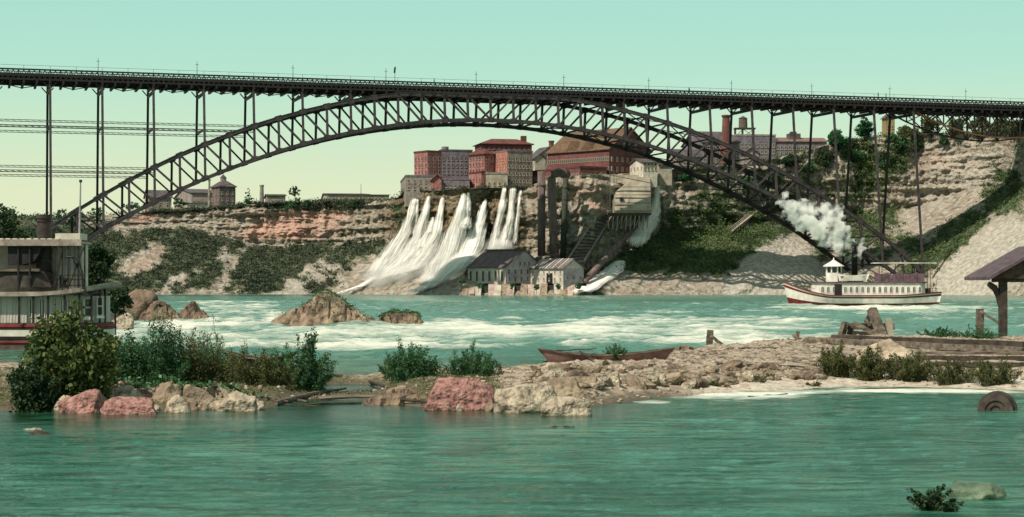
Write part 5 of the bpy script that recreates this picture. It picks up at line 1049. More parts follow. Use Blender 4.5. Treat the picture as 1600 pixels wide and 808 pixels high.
mp_('funnel', mat('sooty_funnel_iron', (.085, .06, .05), (.035, .028, .026), 1.5, .7, .3, 4), fu)
for py_ in (346, 372, 404): mb = MB(); mb.tube([(c, 1.5, zb(py_)), (c, 1.5, zb(py_) + .07)], [.44, .44], 20); mp_('funnel_band', black_p, mb)
mb = MB(); mb.tube([(c + 1.1, 1.6, zb(450)), (c + 1.1, 1.6, zb(442)), (c + 1.1, 1.6, zb(436)), (c + 1.15, 1.5, zb(433))], [.28, .2, .3, .28], 12); mp_('ventilator', black_p, mb)
mb = MB(); mb.tube([Q(124, 375, 2) , Q(126, 283, 2)], [.07, .04], 6); mp_('flagstaff', grey_p, mb); mb = MB(); mb.tube([Q(126, 285, 2), Q(126, 281, 2)], [.09, .09], 8); mp_('staff_ball', black_p, mb)
# boat hung upside down and dark canvas at the left edge
q, a1_, a2_ = hull('x', None, 3.0, 1.2, lambda f: .95, 0, .3, 20, rows=[(0, 0), (.25, 0), (.6, 0), (1, 0)], sternw=.3)
o = q.obj('upturned_boat', mat('tarred_boat', (.07, .06, .05), (.03, .027, .024), 2), ms, True); o.rotation_euler = (math.pi, 0, 0); o.location = (Q(22, 0).x, .8, zb(423)); 
mb = MB(); mb.box(Q(-20, 0).x - 2, Q(60, 0).x, .2, .5, zb(424), zb(420)); mp_('boat_skid', wood_g, mb)
mb = MB(); mb.add([Q(10, 385) + Vector((0, .3, 0)), Q(62, 385) + Vector((0, .3, 0)), Q(60, 395) + Vector((0, .3, 0)), Q(50, 409) + Vector((0, .3, 0)), Q(30, 414) + Vector((0, .3, 0)), Q(10, 414) + Vector((0, .3, 0))] + [Q(a, b) + Vector((0, 1.6, 0)) for a, b in ((10, 385), (62, 385), (60, 395), (50, 409), (30, 414), (10, 414))], [(0, 5, 4, 3, 2, 1), (6, 7, 8, 9, 10, 11)] + [(i, (i + 1) % 6, 6 + (i + 1) % 6, 6 + i) for i in range(6)]); mp_('canvas_awning', mat('dark_canvas', (.035, .03, .035), (.02, .018, .02), 2), mb)
mb = MB(); mb.box(Q(26, 0).x - 4, Q(48, 0).x, .3, .5, zb(530), zb(514)); mp_('freight_opening', black_p, mb)
# ================================================================ shore behind the steamer
ay = np.linspace(108, 235, 90); 
axn = np.linspace(0, 1, 90); AY, AN = np.meshgrid(ay, axn, indexing='ij'); xr = (np.interp(AY, [108, 130, 160, 200, 235], [172, 182, 200, 216, 210]) - 800) / F * AY; AX = xr - (1 - AN) ** 1.5 * 60
hz2 = -1.0 + 2.6 * sstep(-.02, .12, 1 - AN) + 1.6 * sstep(.1, 1, 1 - AN) + .5 * fbm(AX / 3, AY / 3, 0, 4, 171) - 2.0 * sstep(215, 235, AY) - 1.5 * sstep(112, 108, AY)
sh_ = npmesh('shore', np.stack([AX, AY, hz2], -1).reshape(-1, 3), gridfaces(90, 90), mat('shore_soil', (.22, .18, .12), (.07, .07, .04), .6, .95, .6, 4), None, True); tag(sh_, kind='structure')
tree('shore_tree', 'dark leafy tree standing right behind the round end of the moored steamer', 156, 496, 116, 5.9, 2.3, LEAFD, n=5200, leaf=.24, trunk_h=.08, seed=51)
tree('shore_bush', 'dark bush hanging low over the boulders behind the moored steamer', 180, 500, 120, 2.4, 2.2, LEAFD, n=2600, leaf=.2, trunk_h=.2, seed=52)
tree('shore_tree', 'big dark tree at the left edge above the moored steamer', 18, 500, 150, 11.2, 7.5, LEAFD, n=5200, leaf=.34, trunk_h=.2, seed=53)
tree('shore_tree', 'dark tree mostly hidden by the funnel of the moored steamer', -30, 500, 165, 11.6, 8, LEAFD, n=4200, leaf=.36, trunk_h=.2, seed=54)
# ================================================================ rocks in the river
rock('boulder', 'largest square brown boulder beside the dark bush at the left shore', 216, 501, 62, 50, 188, brown_rock, 201, depth=.8, planes=11, rough=.05)
rock('boulder', 'flat shaded right face of the largest square boulder, painted dark', 236, 498, 34, 32, 192, mat('shaded_rock', (.11, .085, .06), (.04, .03, .025), 1, .9, .6, 4), 202, planes=9)  # separate rock painted dark as the shaded side of the big boulder
rock('boulder', 'pale rounded boulder at the water beside the steamer end', 188, 516, 46, 28, 150, pale_rock, 205, planes=16)
rock('boulder', 'pale shelf of rock between the steamer end and the brown boulders', 178, 494, 60, 22, 165, tan_rock, 206, planes=12)
def island(name, label, pts, D, m, seed, thick=.5):
    """rock ridge whose skyline follows pts (px,py)"""
    s = D / F; base = max(p[1] for p in pts); x0, x1 = pts[0][0], pts[-1][0]; nx_, ny_ = 150, 60; xs_ = np.linspace(x0, x1, nx_); top = np.interp(xs_, [p[0] for p in pts], [p[1] for p in pts])
    H = (base - top) * s; v_ = np.linspace(-1, 1, ny_); Wd_ = (x1 - x0) * s * thick * .5
    hw = Wd_ * np.sqrt(np.clip(1 - ((xs_ - (x0 + x1) / 2) / ((x1 - x0) / 2)) ** 4, 0, 1))
    VV, XX = np.meshgrid(v_, (xs_ - (x0 + x1) / 2) * s, indexing='ij'); HH = H[None, :]; prof_ = np.minimum(1, 1.55 * (1 - np.abs(VV))) ** .9
    Yy = VV * hw[None, :]; Zz = HH * prof_ - .5 * (np.abs(VV) ** 4)
    nz = fbm(XX * 1.4, Yy * 1.4, Zz * 1.4, 5, seed); ca = np.abs(fbm(XX * .9, Yy * .9, 3, 3, seed + 9)); Zz = Zz * (1 + .20 * nz - .5 * np.clip(.12 - ca, 0, 1) / .12 * (Zz < .8 * Zz.max())) + .14 * fbm(XX * 3.5, Yy * 3.5, 0, 4, seed + 5); Yy = Yy + nz * .6; Zz = np.round(Zz / .3) * .3 * .4 + Zz * .6
    Vv = np.stack([XX, Yy, Zz], -1).reshape(-1, 3); o = npmesh(name, Vv, gridfaces(ny_, nx_), m, None, False); o.location = P((x0 + x1) / 2, base, D); o.location.z = -.05
    tag(o, label, 'rock'); return o, Vv
isl, IV = island('rock_island', 'largest brown rock island in mid river, peaked with green growth on top', [(419, 511), (427, 500), (450, 488), (470, 480), (490, 468), (500, 460), (515, 458), (528, 466), (545, 478), (565, 490), (590, 503), (600, 511)], 164, mat('island_rock', (.34, .26, .185), (.12, .09, .06), 1.4, .95, .8, 5, c3=(.26, .195, .14), dist=.15), 301)
for lab, pts, D_, m_, sd_ in (('pyramid shaped brown boulder in the water, left of the last one', [(214, 502), (222, 490), (238, 474), (250, 469), (262, 477), (278, 490), (290, 502)], 187, brown_rock, 203), ('last pointed brown boulder of the row reaching into the rapids', [(276, 501), (284, 484), (298, 471), (304, 471), (312, 482), (322, 490), (332, 501)], 189, brown_rock, 204)):
    o, _ = island('boulder', lab, pts, D_, m_, sd_, .75)
isl2, IV2 = island('rock_island', 'smaller flat brown rock just right of the peaked rock island', [(588, 511), (594, 494), (610, 489), (630, 487), (650, 490), (660, 500), (666, 511)], 165, brown_rock, 302, .6)
def moss(o, Vv, name, label, seed, f):
    r = np.random.RandomState(seed); k = f(Vv, r); C = Vv[k]; C = C[r.randint(0, len(C), 1500)] + r.normal(size=(1500, 3)) * [.12, .12, .06] + [0, 0, .06]
    m_ = leaves(name, C, .16, LEAFG, None, seed); m_.location = o.location; tag(m_, label, kind='stuff')
ldg, LV = island('rock_ledge', 'low mossy tan rock ledge behind the row of boulders at the left of the bank', [(96, 634), (112, 616), (150, 604), (195, 600), (232, 608), (268, 597), (300, 604), (336, 600), (372, 614), (402, 622), (418, 634)], 59.5, tan_rock, 330, .28)
ldg2, LV2 = island('rock_ledge', 'low dark rock ledge at the waterline left of the big pink boulder', [(560, 634), (580, 622), (610, 616), (640, 614), (662, 620), (680, 634)], 60, brown_rock, 331, .5)
ldg3, LV3 = island('rock_ledge', 'weathered grey tan ledge above the cream boulders at the tip of the bank', [(766, 622), (790, 606), (820, 596), (850, 592), (880, 600), (915, 612), (930, 624)], 64, tan_rock, 332, .5)
moss(isl, IV, 'ground_cover', 'low green growth along the crest of the peaked rock island', 1, lambda V_, r: (V_[:, 2] > .5) & (fbm(V_[:, 0] * 1.5, V_[:, 1] * 1.5, 0, 3, 5) + .6 * (V_[:, 2] - 1.9) + .35 * (V_[:, 0] > .3) > .05))
moss(isl2, IV2, 'ground_cover', 'green growth on top of the smaller flat rock', 2, lambda V_, r: (V_[:, 2] > .75) & (V_[:, 0] < 1.9) & (V_[:, 1] > -.6))
moss(ldg, LV, 'ground_cover', 'dark moss and creepers over the low ledge at the left of the bank', 3, lambda V_, r: (fbm(V_[:, 0] * 2.5, V_[:, 1] * 2.5, 0, 3, 5) > .0) & (V_[:, 2] > .15))
# ================================================================ boulders of the bank
for (nm, lab, px_, py_, w_, h_, m_, sd_, pl_) in (
    ('boulder', 'leftmost bank boulder, tan with a broad pink face', 128, 648, 84, 40, pink_rock, 401, 16), ('boulder', 'pale tan boulder end at the far left below the leafy bush', 100, 647, 40, 30, pale_rock, 402, 14),
    ('boulder', 'long low pink boulder at the water left of the small pale ones', 203, 650, 92, 30, pink_rock, 403, 18), ('boulder', 'tan boulder lying on top between the two pink left boulders', 190, 630, 80, 28, pale_rock, 404, 18),
    ('boulder', 'tan knobbly boulder behind the long low pink one', 255, 630, 76, 34, tan_rock, 405, 18), ('boulder', 'square pale boulder at the water right of the long pink one', 277, 648, 46, 32, pale_rock, 406, 11),
    ('boulder', 'brownish boulder between the square pale one and the lone pale one', 312, 636, 62, 36, tan_rock, 407, 14), ('boulder', 'lone pale pointed boulder under the brown shrubs', 371, 646, 64, 36, pale_rock, 408, 12),
    ('boulder', 'big round pink boulder in the middle of the bank', 718, 642, 120, 54, pink_rock, 409, 20), ('boulder', 'pale cream boulder touching the big pink one', 822, 646, 104, 50, pale_rock, 410, 16),
    ('boulder', 'low cream boulder at the tip, nearest the water', 884, 652, 84, 34, pale_rock, 411, 16), ('boulder', 'tan weathered boulder behind the cream boulders', 870, 622, 100, 34, tan_rock, 412, 14), ('boulder', 'small brown stone left of the big pink boulder', 622, 628, 40, 26, tan_rock, 413, 12),
    ('boulder', 'flat cream slab at the left end of the broken wall', 862, 588, 46, 22, pale_rock, 414, 10), ('boulder', 'small dark stone at the bank edge left of the big pink boulder', 600, 604, 30, 20, brown_rock, 415, 12),
    ('boulder', 'pale sandy mound stone beneath the timber crib', 1380, 563, 90, 34, mat('sandy_mound', (.50, .42, .31), (.30, .24, .17), 2, .95, .8, 8), 416, 22), ('boulder', 'white block lying near the half sunken barrel', 1550, 622, 26, 14, pale_rock, 417, 9), ('boulder', 'small pale block left of the white block by the barrel', 1528, 618, 20, 8, pale_rock, 418, 9),
    ('boulder', 'flat dark stone awash at the lower left', 65, 684, 48, 12, wood_d, 419, 12), ('boulder', 'pale stone just under the water at the left edge', 50, 676, 34, 8, pale_rock, 420, 12)):
    D_ = F * (CH + .15) / (py_ - HY + 4) if py_ > 636 else onspit(px_, py_).y
    if py_ <= 636: D_ = D_ + .3
    rock(nm, lab, px_, py_, w_, h_, D_, m_, sd_, planes=pl_, rough=.085, sub=5 if w_ > 60 else 4, depth=.6)
for i in range(46):
    r_ = np.random.RandomState(900 + i); px_ = 95 + 320 * r_.rand() if i < 30 else 640 + 290 * r_.rand(); py_ = 640 + 7 * r_.rand() if r_.rand() < .5 else 612 + 22 * r_.rand(); D_ = F * CH / (min(py_, 641) - HY)
    rock('stone', ('small rough %s stone wedged among the boulders %s' % (('tan', 'cream', 'brown', 'dark brown')[i % 4], 'under the left shrubs' if i < 30 else 'beside the big pink boulder')), px_, py_, 12 + 18 * r_.rand(), 8 + 9 * r_.rand(), D_, (tan_rock, pale_rock, brown_rock, brown_rock)[i % 4], 950 + i, 'stone', 'small stones among the bank boulders', 3, 10, .08)
for i, (a, b, w_) in enumerate((((415, 627), (500, 619), .09), ((480, 622), (560, 628), .12), ((500, 630), (600, 625), .14), ((560, 622), (650, 628), .11), ((430, 633), (540, 632), .16), ((585, 631), (668, 633), .13), ((400, 622), (450, 634), .07), ((600, 620), (640, 612), .08))):
    pa, pb3 = onspit(*a), onspit(*b); pa.z = max(pa.z, 0) + .06; pb3.z = max(pb3.z, 0) + .10; mb = MB(); mb.tube([(0, 0, 0), (pb3 - pa) * .5 + Vector((0, 0, .05)), pb3 - pa], [w_ * .6, w_ * .5, w_ * .25], 7)
    o = mb.obj('driftwood_branch', (wood_g, wood_d)[i % 2]); o.location = pa; tag(o, 'bare driftwood stick in the tangle between left shrubs and big pink boulder', 'driftwood', 'driftwood tangle at the low middle of the bank')
# broken dry wall: blocks one by one
wl = thing('broken_stone_wall', 'tumbled wall of pale and brown stone blocks along the gravel bank below the rowboat', 'wall', onspit(1060, 590)); OW = Vector(wl.location)
protos = []
for i in range(10):
    W_, Fc = rockV(1, .8, .55, 500 + i, 2, 9, .04); me = bpy.data.meshes.new('stone'); me.from_pydata(W_.tolist(), [], Fc.tolist()); me.materials.append((tan_rock, pale_rock, tan_rock, brown_rock, pale_rock)[i % 5]); protos.append(me)
rs3 = np.random.RandomState(77)
for i in range(285):
    px_ = 835 + 455 * rs3.rand() ** 1.1; py_ = 572 + (26 if px_ > 1150 else 33) * rs3.rand(); p = onspit(px_, py_); s_ = (.13 + .30 * rs3.rand() ** 2) * (1.25 if py_ > 590 and px_ < 1060 else 1)
    meshinst(protos[rs3.randint(10)], 'stone', wl, p - OW + Vector((0, 0, s_ * .12)), (rs3.normal() * .25, rs3.normal() * .25, rs3.rand() * 6.28), (s_ * (1 + .7 * rs3.rand()), s_, s_))
for i, (x, y, w_, h_) in enumerate(((912, 602, 44, 16), (950, 600, 40, 18), (985, 598, 38, 17), (1022, 597, 36, 16), (925, 583, 34, 12), (960, 580, 30, 11), (1120, 596, 30, 12), (1160, 592, 34, 14), (880, 600, 34, 12))):
    p = onspit(x, y); s_ = p.y / F; mb = MB(); w2, h2 = w_ * s_ / 2, h_ * s_; mb.prism([(-w2, -.25), (w2 * .9, -.3), (w2, .3), (-w2 * .95, .28)], -.15, h2 * .85, taper=[(-w2 * .93, -.2), (w2 * .86, -.24), (w2 * .9, .28), (-w2 * .9, .25)])
    o = mb.obj('stone', (tan_rock, pale_rock)[i % 2], wl); o.location = p - OW; o.rotation_euler = (rs3.normal() * .04, rs3.normal() * .06, rs3.normal() * .1)
# pebbles
bv = []; bf = []; V0, F0 = ico(1); V0 = V0 * np.array([1, .9, .6]); k = 0
pxs_ = np.concatenate([rs3.uniform(780, 1650, 4300), rs3.uniform(60, 800, 1400)])
for x in pxs_:
    f_, b = float(spit_f(x)), float(spit_b(x)); Y_ = f_ + (b - f_ + 1) * rs3.rand(); z = float(spit_h(np.array([x]), np.array([Y_]))[0])
    if z < .02: continue
    s_ = .025 + .09 * rs3.rand() ** 3; bv.append(V0 * s_ * (1 + .3 * rs3.normal(size=(len(V0), 1)).clip(-1, 1)) + np.array([(x - 800) / F * Y_, Y_, z])); bf.append(F0 + k); k += len(V0)
tag(npmesh('pebbles', np.vstack(bv), np.vstack(bf), mat('pebble_stone', (.50, .42, .32), (.17, .13, .09), .9, .95, .3, 8), None, False), 'loose pebbles and rubble strewn over the gravel bank', kind='stuff')
# ================================================================ boats and timber on the bank
def rowboat(name, label, px, py, D, L, H, rz, m, W=1.15):
    t = thing(name, label, 'boat', P(px, py, D), rz)
    q, h2, r2 = hull('x', None, L, W, lambda f: H * (.68 + .55 * abs(2 * f - 1) ** 2.2), 0, .55, 30, rows=[(0, 0), (.4, 0), (.86, 0), (1, 0)], sternw=.25); ho = q.obj('hull', m, t, True)
    inn = MB(); inn.v = [(x, y * .93, z + .02) for x, y, z in q.v]; inn.f = [f[::-1] for f in q.f]; inn.m = [0] * len(q.f); inn.obj('lining', wood_d, t)
    g_ = MB()
    for s_ in (0, 1):
        for i in range(30): g_.beam(q.v[s_ * h2 + i * r2 + r2 - 1], q.v[s_ * h2 + (i + 1) * r2 + r2 - 1], .09, .05)
    g_.obj('gunwale', wood_g, t)
    for f_ in (-.22, .05, .3): b_2 = MB(); b_2.box(L * f_, L * f_ + .22, -W * .42, W * .42, H * .55, H * .6); b_2.obj('thwart', wood_g, t)
    return t
pinkw = mat('faded_pink_hull', (.30, .17, .15), (.19, .10, .09), 2.5, .85, .3, 8)
pb = onspit(938, 566)
rb = rowboat('rowboat', 'long faded pink rowboat lying on the gravel bank', 940, 567, pb.y, 197 * pb.y / F * .97, 19 * pb.y / F, math.radians(1), pinkw)
def timber(name, label, a, b, w, h=None, m=None, cat='beam', group=None):
    """a, b: (px, py, depth)"""
    pa = P(*a); pb2 = P(*b); t = thing(name, label, cat, pa, 0, group); mb = MB(); d = pb2 - pa
    n = 5
    for i in range(n):
        f0, f1 = i / n, (i + 1) / n; wob = lambda f: Vector((0, 0, .03 * math.sin(f * 7 + a[0]))) ; mb.beam(d * f0 + wob(f0), d * f1 + wob(f1), w, h or w)
    o = mb.obj('timber', m or wood_g, t); return t
def tim1(name, label, a, b, w, h=None, m=None, cat='beam'):
    pa = P(*a); d = P(*b) - pa; mb = MB(); L_ = d.length; n = 6
    for i in range(n): mb.beam(d * (i / n) + Vector((0, 0, .02 * math.sin(i * 2.2 + a[0]))), d * ((i + 1) / n) + Vector((0, 0, .02 * math.sin((i + 1) * 2.2 + a[0]))), w * (1 - .06 * math.sin(i * 1.7)), (h or w))
    o = mb.obj(name, m or wood_g, None); o.location = pa; return tag(o, label, cat)
y0 = pb.y
tim1('oar', 'pale oar lying across the rowboat towards its left end', (868, 548, y0 - .2), (932, 545, y0 + .5), .05, .05, wood_g, 'oar')
tim1('oar', 'dark oar leaning out of the left half of the rowboat', (905, 549, y0 - .7), (928, 562, y0 - 1.0), .07, .06, wood_d, 'oar')
tim1('plank', 'thin dark plank lying below the left end of the rowboat', (850, 566, 80), (880, 559, 81), .12, .06, wood_d, 'plank')
rb2 = rowboat('rowboat', 'dark little boat with its bow showing above the brown shrubs', 412, 574, 76, 2.6, .55, math.radians(168), mat('tarred_hull', (.06, .055, .045), (.03, .028, .024), 2), .9)
Yr = lambda px, py: onspit(px, py).y
tim1('driftwood_post', 'leaning grey post stump at the river edge right of the rowboat', (1108, 543, 96), (1110, 516, 96), .34, .3)
tim1('driftwood_beam', 'short beam propped against the leaning grey post stump', (1110, 524, 95.5), (1131, 541, 95.5), .18, .16)
tim1('driftwood_beam', 'small curled root piece beside the propped short beam', (1127, 540, 95), (1136, 544, 95), .3, .22)
q = tree('driftwood_root', 'twisted dark root lying between rowboat and post stump', 1068, 556, 88, .35, .6, LEAFO, n=60, leaf=.1, trunk_h=.2, seed=90); bpy.data.objects.remove([c for c in q.children if c.name.startswith('crown')][0])
for c in list(q.children): bpy.data.objects.remove(c)
mb = MB(); s_ = 88 / F
for a, b, r1, r2 in (((-16, 4), (-4, 9), .16, .2), ((-4, 9), (10, 8), .2, .22), ((10, 8), (19, 5), .2, .1), ((-4, 9), (-12, 0), .15, .08), ((2, 9), (4, 0), .14, .08), ((10, 8), (14, 13), .13, .05), ((-10, 6), (-18, 0), .12, .06)): mb.tube([(a[0] * s_, 0, a[1] * s_), ((a[0] + b[0]) / 2 * s_, .05, (a[1] + b[1]) / 2 * s_ + .03), (b[0] * s_, -.1, b[1] * s_)], [r1, (r1 + r2) / 2, r2], 7)
mb.obj('root', brown_rock, q); q['category'] = 'driftwood'
def timS(name, label, a, b, w, h=None, m=None, cat='beam', lift=0.0):
    pa, pb3 = onspit(*a), onspit(*b)
    if (pb3 - pa).length > 30 or pa.y > spit_b(a[0]) + 1: print('TIMS', label, pa, pb3)
    hh = (h or w) * .35 + lift; pa.z += hh; pb3.z += hh; d = pb3 - pa; mb = MB(); n = 8; zt = []
    for i in range(n): mb.beam(d * (i / n) + Vector((0, 0, .02 * math.sin(i * 2.2 + a[0]))), d * ((i + 1) / n) + Vector((0, 0, .02 * math.sin((i + 1) * 2.2 + a[0]))), w * (1 - .06 * math.sin(i * 1.7)), (h or w))
    o = mb.obj(name, m or wood_g, None); o.location = pa; return tag(o, label, cat)
# timber crib
cr = thing('timber_crib', 'broken grey timber crib with leaning beams at the river edge below the steamboat', 'crib', P(1352, 530, 112))
def ct(a, b, w, h=None, m=None, dy=(0, 0)): mb = MB(); mb.beam(P(a[0], a[1], 112 + dy[0]) - Vector(cr.location), P(b[0], b[1], 112 + dy[1]) - Vector(cr.location), w, h or w); mb.obj('beam', m or wood_g, cr)
ct((1362, 483), (1380, 529), .50, .42, None, (0, -1)); ct((1364, 483), (1354, 505), .34, .3, wood_d, (.3, .3)); ct((1333, 504), (1378, 528), .30, .26, None, (-.6, -1.2)); ct((1388, 498), (1391, 530), .36, .36, white_p if False else stone_l)
ct((1310, 529), (1318, 503), .22, .2, None); ct((1316, 529), (1322, 503), .3, .3, None, (.3, .3)); ct((1322, 510), (1397, 510), .5, .4, None, (.8, .8)); ct((1333, 521), (1364, 524), .4, .34, wood_d, (.2, .2)); ct((1352, 499), (1359, 509), .2, .2); ct((1330, 526), (1392, 527), .5, .4, wood_d, (1, 1)); ct((1325, 530), (1330, 512), .34, .3, wood_d, (.6, .6))
timS('long_log', 'long squared log with dark underside running from crib to right edge', (1262, 537), (1600, 554), .34, .28, None, 'beam', .1)
timS('long_log', 'second long log lying behind the long squared log', (1300, 533), (1600, 544), .34, .34, wood_d, 'beam', .05)
timS('long_log', 'thick dark log under the long logs at the right edge', (1432, 562), (1620, 563), .22, .2, wood_d)
timS('long_log', 'flat pale plank between the two dark logs at the right edge', (1430, 557), (1620, 558), .6, .12, wood_g, 'beam', .12)
timS('long_log', 'lowest dark log sunk into gravel at the right edge', (1450, 571), (1620, 573), .2, .18, wood_d)
tim1('plank', 'short broken plank at the left end of the log pile, pointing up', (1240, 524, 101), (1262, 540, 100), .2, .12)
tim1('plank', 'second short broken plank crossing the first at the pile end', (1244, 534, 100.5), (1268, 529, 101), .16, .12)
tim1('plank', 'small upright stub among the broken planks', (1244, 537, 101), (1247, 518, 101), .2, .18)
tim1('log_end', 'light sawn block at the left end of the long squared log', (1256, 540, 98), (1270, 531, 98.5), .5, .4)
timS('plank', 'thin plank lying on the flat gravel left of the log pile', (1155, 546), (1240, 545), .14, .1)
timS('plank', 'thin dark board half buried right of the broken wall', (1120, 571), (1280, 577), .14, .12, wood_d)
timS('plank', 'dark board on the gravel just below the rowboat', (968, 574), (1000, 573), .2, .12, wood_d)
timS('plank', 'dark board end on the broken wall under the right half of the rowboat', (1016, 573), (1075, 584), .16, .14, wood_d)
tim1('driftwood_branch', 'bare pale branch at the water below the low cream boulder', (908, 617, 67), (968, 618, 66), .07, .07)
tim1('driftwood_branch', 'pale thin branch lying in the shallows left of the big pink boulder', (418, 620, 63), (480, 627, 60), .06, .05)
tim1('driftwood_branch', 'long thin pole in the shallows left of the big pink boulder', (440, 624, 62), (640, 620, 64), .09, .07)
tim1('driftwood_log', 'dark waterlogged log along the edge of the shallows', (470, 634, 59), (665, 627, 61), .22, .12, wood_d)
tim1('driftwood_log', 'second dark waterlogged log, nearer the green shrubs', (395, 632, 60), (520, 638, 58.5), .2, .12, wood_d)
tim1('driftwood_log', 'black floating stick in front of the low cream boulder', (860, 668, 50), (898, 667, 50), .1, .05, wood_d)
tim1('driftwood_log', 'dark log lying in the pale wet sand at the right shore', (1330, 610, 68), (1430, 608, 68.5), .14, .12, wood_d)
tim1('driftwood_log', 'thin dark log at the tip of the pale sand', (1170, 621, 63.5), (1230, 617, 65), .1, .08, wood_d)
tim1('driftwood_log', 'thin black stick in the pale wet sand near the broken wall end', (1060, 614, 65), (1125, 613, 66), .09, .08, wood_d)
tim1('mooring_post', 'thick weathered mooring post at the right edge with a sloping strut', (1531, 524, 115), (1531, 482, 115), .42, .42)
tim1('strut', 'pale strut leaning from the mooring post down towards the shed', (1532, 486, 114.6), (1562, 506, 114), .14, .14)
# half sunken barrel
bl = thing('sunken_barrel', 'half sunken dark barrel with curved hoops at the lower right water edge', 'barrel', P(1556, 644, 56.5), math.radians(-20)); bl.location.z = -.02
mb = MB(); mb.tube([(0, 0, 0), (0, .3, 0), (0, .7, 0), (0, 1.0, 0)], [.50, .56, .56, .5], 24); o = mb.obj('barrel_body', wood_d, bl, True)
for y_, r_2 in ((-.03, .52), (.28, .60), (.7, .60)): mb = MB(); mb.tube([(0, y_, 0), (0, y_ + .07, 0)], [r_2, r_2], 24); mb.obj('hoop', mat('rusty_hoop', (.11, .09, .07), (.05, .04, .035), 3), bl)
for r_2 in (.36, .2): mb = MB(); [mb.beam((r_2 * math.cos(a), -.04, r_2 * math.sin(a)), (r_2 * math.cos(a + .28), -.04, r_2 * math.sin(a + .28)), .07, .05) for a in [i * .262 for i in range(12)]]; mb.obj('head_ring', mat('rusty_hoop', (.11, .09, .07)), bl)
# open shelter at the right edge
sd2 = thing('landing_shelter', 'dark shingled open shelter with curved bracket at the right edge', 'shelter', P(1562, 528, 113)); OS = Vector(sd2.location)
R2 = lambda px, py, dy=0: P(px, py, 113 + dy) - OS
for dy in (0, 4.5):
    for px_ in (1567, 1700): mb = MB(); mb.beam(R2(px_, 560, dy), R2(px_, 440, dy), .46, .44); mb.obj('post', wood_d, sd2)
    for px_, sg in ((1563, -1), (1704, 1)):
        mb = MB(); mb.tube([R2(px_ + sg * 0, 478, dy), R2(px_ + sg * 3, 462, dy), R2(px_ + sg * 9, 450, dy), R2(px_ + sg * 19, 443, dy)], [.16, .2, .22, .16], 8); mb.obj('bracket', wood_d, sd2)
dz_ = {}
e0, e1, rg = R2(1540, 438), R2(1716, 438), R2(1628, 388)
for a, b in ((e0, rg), (e1, rg)):
    mb = MB(); vs = [a + Vector((0, -.8, 0)), b + Vector((0, -.8, 0)), b + Vector((0, 5.3, 0)), a + Vector((0, 5.3, 0))]; mb.add(vs + [v + Vector((0, 0, .2)) for v in vs], [(0, 1, 2, 3), (4, 7, 6, 5), (0, 4, 5, 1), (1, 5, 6, 2), (2, 6, 7, 3), (3, 7, 4, 0)]); mb.obj('roof', mat('plum_shingle', (.12, .09, .10), (.06, .045, .05), 2), sd2)
for y_ in (-.4, 4.8): mb = MB(); vs = [e0 + Vector((.3, y_, .1)), e1 + Vector((-.3, y_, .1)), rg + Vector((0, y_, -.1))]; mb.add(vs + [v + Vector((0, .08, 0)) for v in vs], [(0, 1, 2), (5, 4, 3), (0, 3, 4, 1), (1, 4, 5, 2), (2, 5, 3, 0)]); mb.obj('gable_board', wood_d, sd2)
mb = MB(); mb.beam(e0 + Vector((.4, 0, .03)), e1 + Vector((-.4, 0, .03)), .3, .3); mb.obj('tie_beam', wood_d, sd2)
# ================================================================ shrubs on the bank
def bush(name, label, px, py, wpx, hpx, mt, leaf=.06, stems=40, per=110, seed=1, D=None, spread=.5, up=0.0, aspect=1.0, wild=.35, dep=.7, zoff=-.05, stemr=.012, cat='shrub'):
    rs = np.random.RandomState(seed); p = onspit(px, py) if D is None else P(px, py, D)
    per = int(per * 1.9); leaf = leaf * 1.25
    s_ = p.y / F; W_, H_ = wpx * s_ * 1.12, hpx * s_ * 1.05; t = thing(name, label, cat, p + Vector((0, 0, zoff)))
    mb = MB(); C = []; vr = []
    for i in range(stems):
        x0, y0_ = (rs.rand() - .5) * W_ * spread, (rs.rand() - .5) * W_ * spread * dep; a = rs.rand() * 6.28; rr = rs.rand() ** .5
        ex, ey = math.cos(a) * rr, math.sin(a) * rr; h = H_ * (1 - .45 * rr ** 2) * (.45 + .3 * rs.rand() + wild * rs.rand()); tx, ty = ex * W_ / 2, ey * W_ / 2 * dep
        pts = [(x0, y0_, 0), (x0 * .6 + tx * .4, y0_ * .6 + ty * .4, h * .5), (tx, ty, h)]
        mb.tube(pts, [stemr * 1.3, stemr, stemr * .4], 3, cap=False)
        f_ = rs.rand(per) ** .8; cl = rs.normal(size=(per, 3)) * H_ * .055
        q = np.outer((1 - f_) ** 2, pts[0]) + np.outer(2 * f_ * (1 - f_), pts[1]) + np.outer(f_ ** 2, pts[2]) + cl * (1.25 - f_[:, None] * .75)
        q[:, 2] = np.maximum(q[:, 2], .02); C.append(q); vr.append(np.full(per, rs.rand() * .5 + .25))
    C = np.vstack(C); vr = np.concatenate(vr) * .6 + .4 * (.5 + .5 * fbm(C[:, 0] * 2.5, C[:, 1] * 2.5, C[:, 2] * 2.5, 2, seed))
    mb.obj('stems', mat('stem_bark', (.12, .11, .06), (.06, .055, .03), 4), t); leaves('foliage', C, leaf, mt, t, seed, vr, aspect, up); return t
bush('leafy_bush', 'largest broad leaved bush with yellowish leaf tips in front of the moored steamer', 108, 640, 148, 158, LEAFY, .13, 90, 110, 1, D=57.5, zoff=0, wild=.4, aspect=1.1)
bush('leafy_bush', 'dark green bush at the left edge below the broad leaved bush', 48, 652, 70, 100, LEAFD, .09, 40, 110, 2, D=56.0, zoff=0)
bush('shrub', 'green shrub rising beside the broad leaved bush on its right', 192, 618, 84, 104, LEAFG, .07, 60, 110, 3, D=62)
bush('shrub', 'tall feathery green shrub left of the gravel bank, in front of the river', 246, 620, 104, 104, LEAFG, .055, 80, 120, 4, D=62, wild=.7)
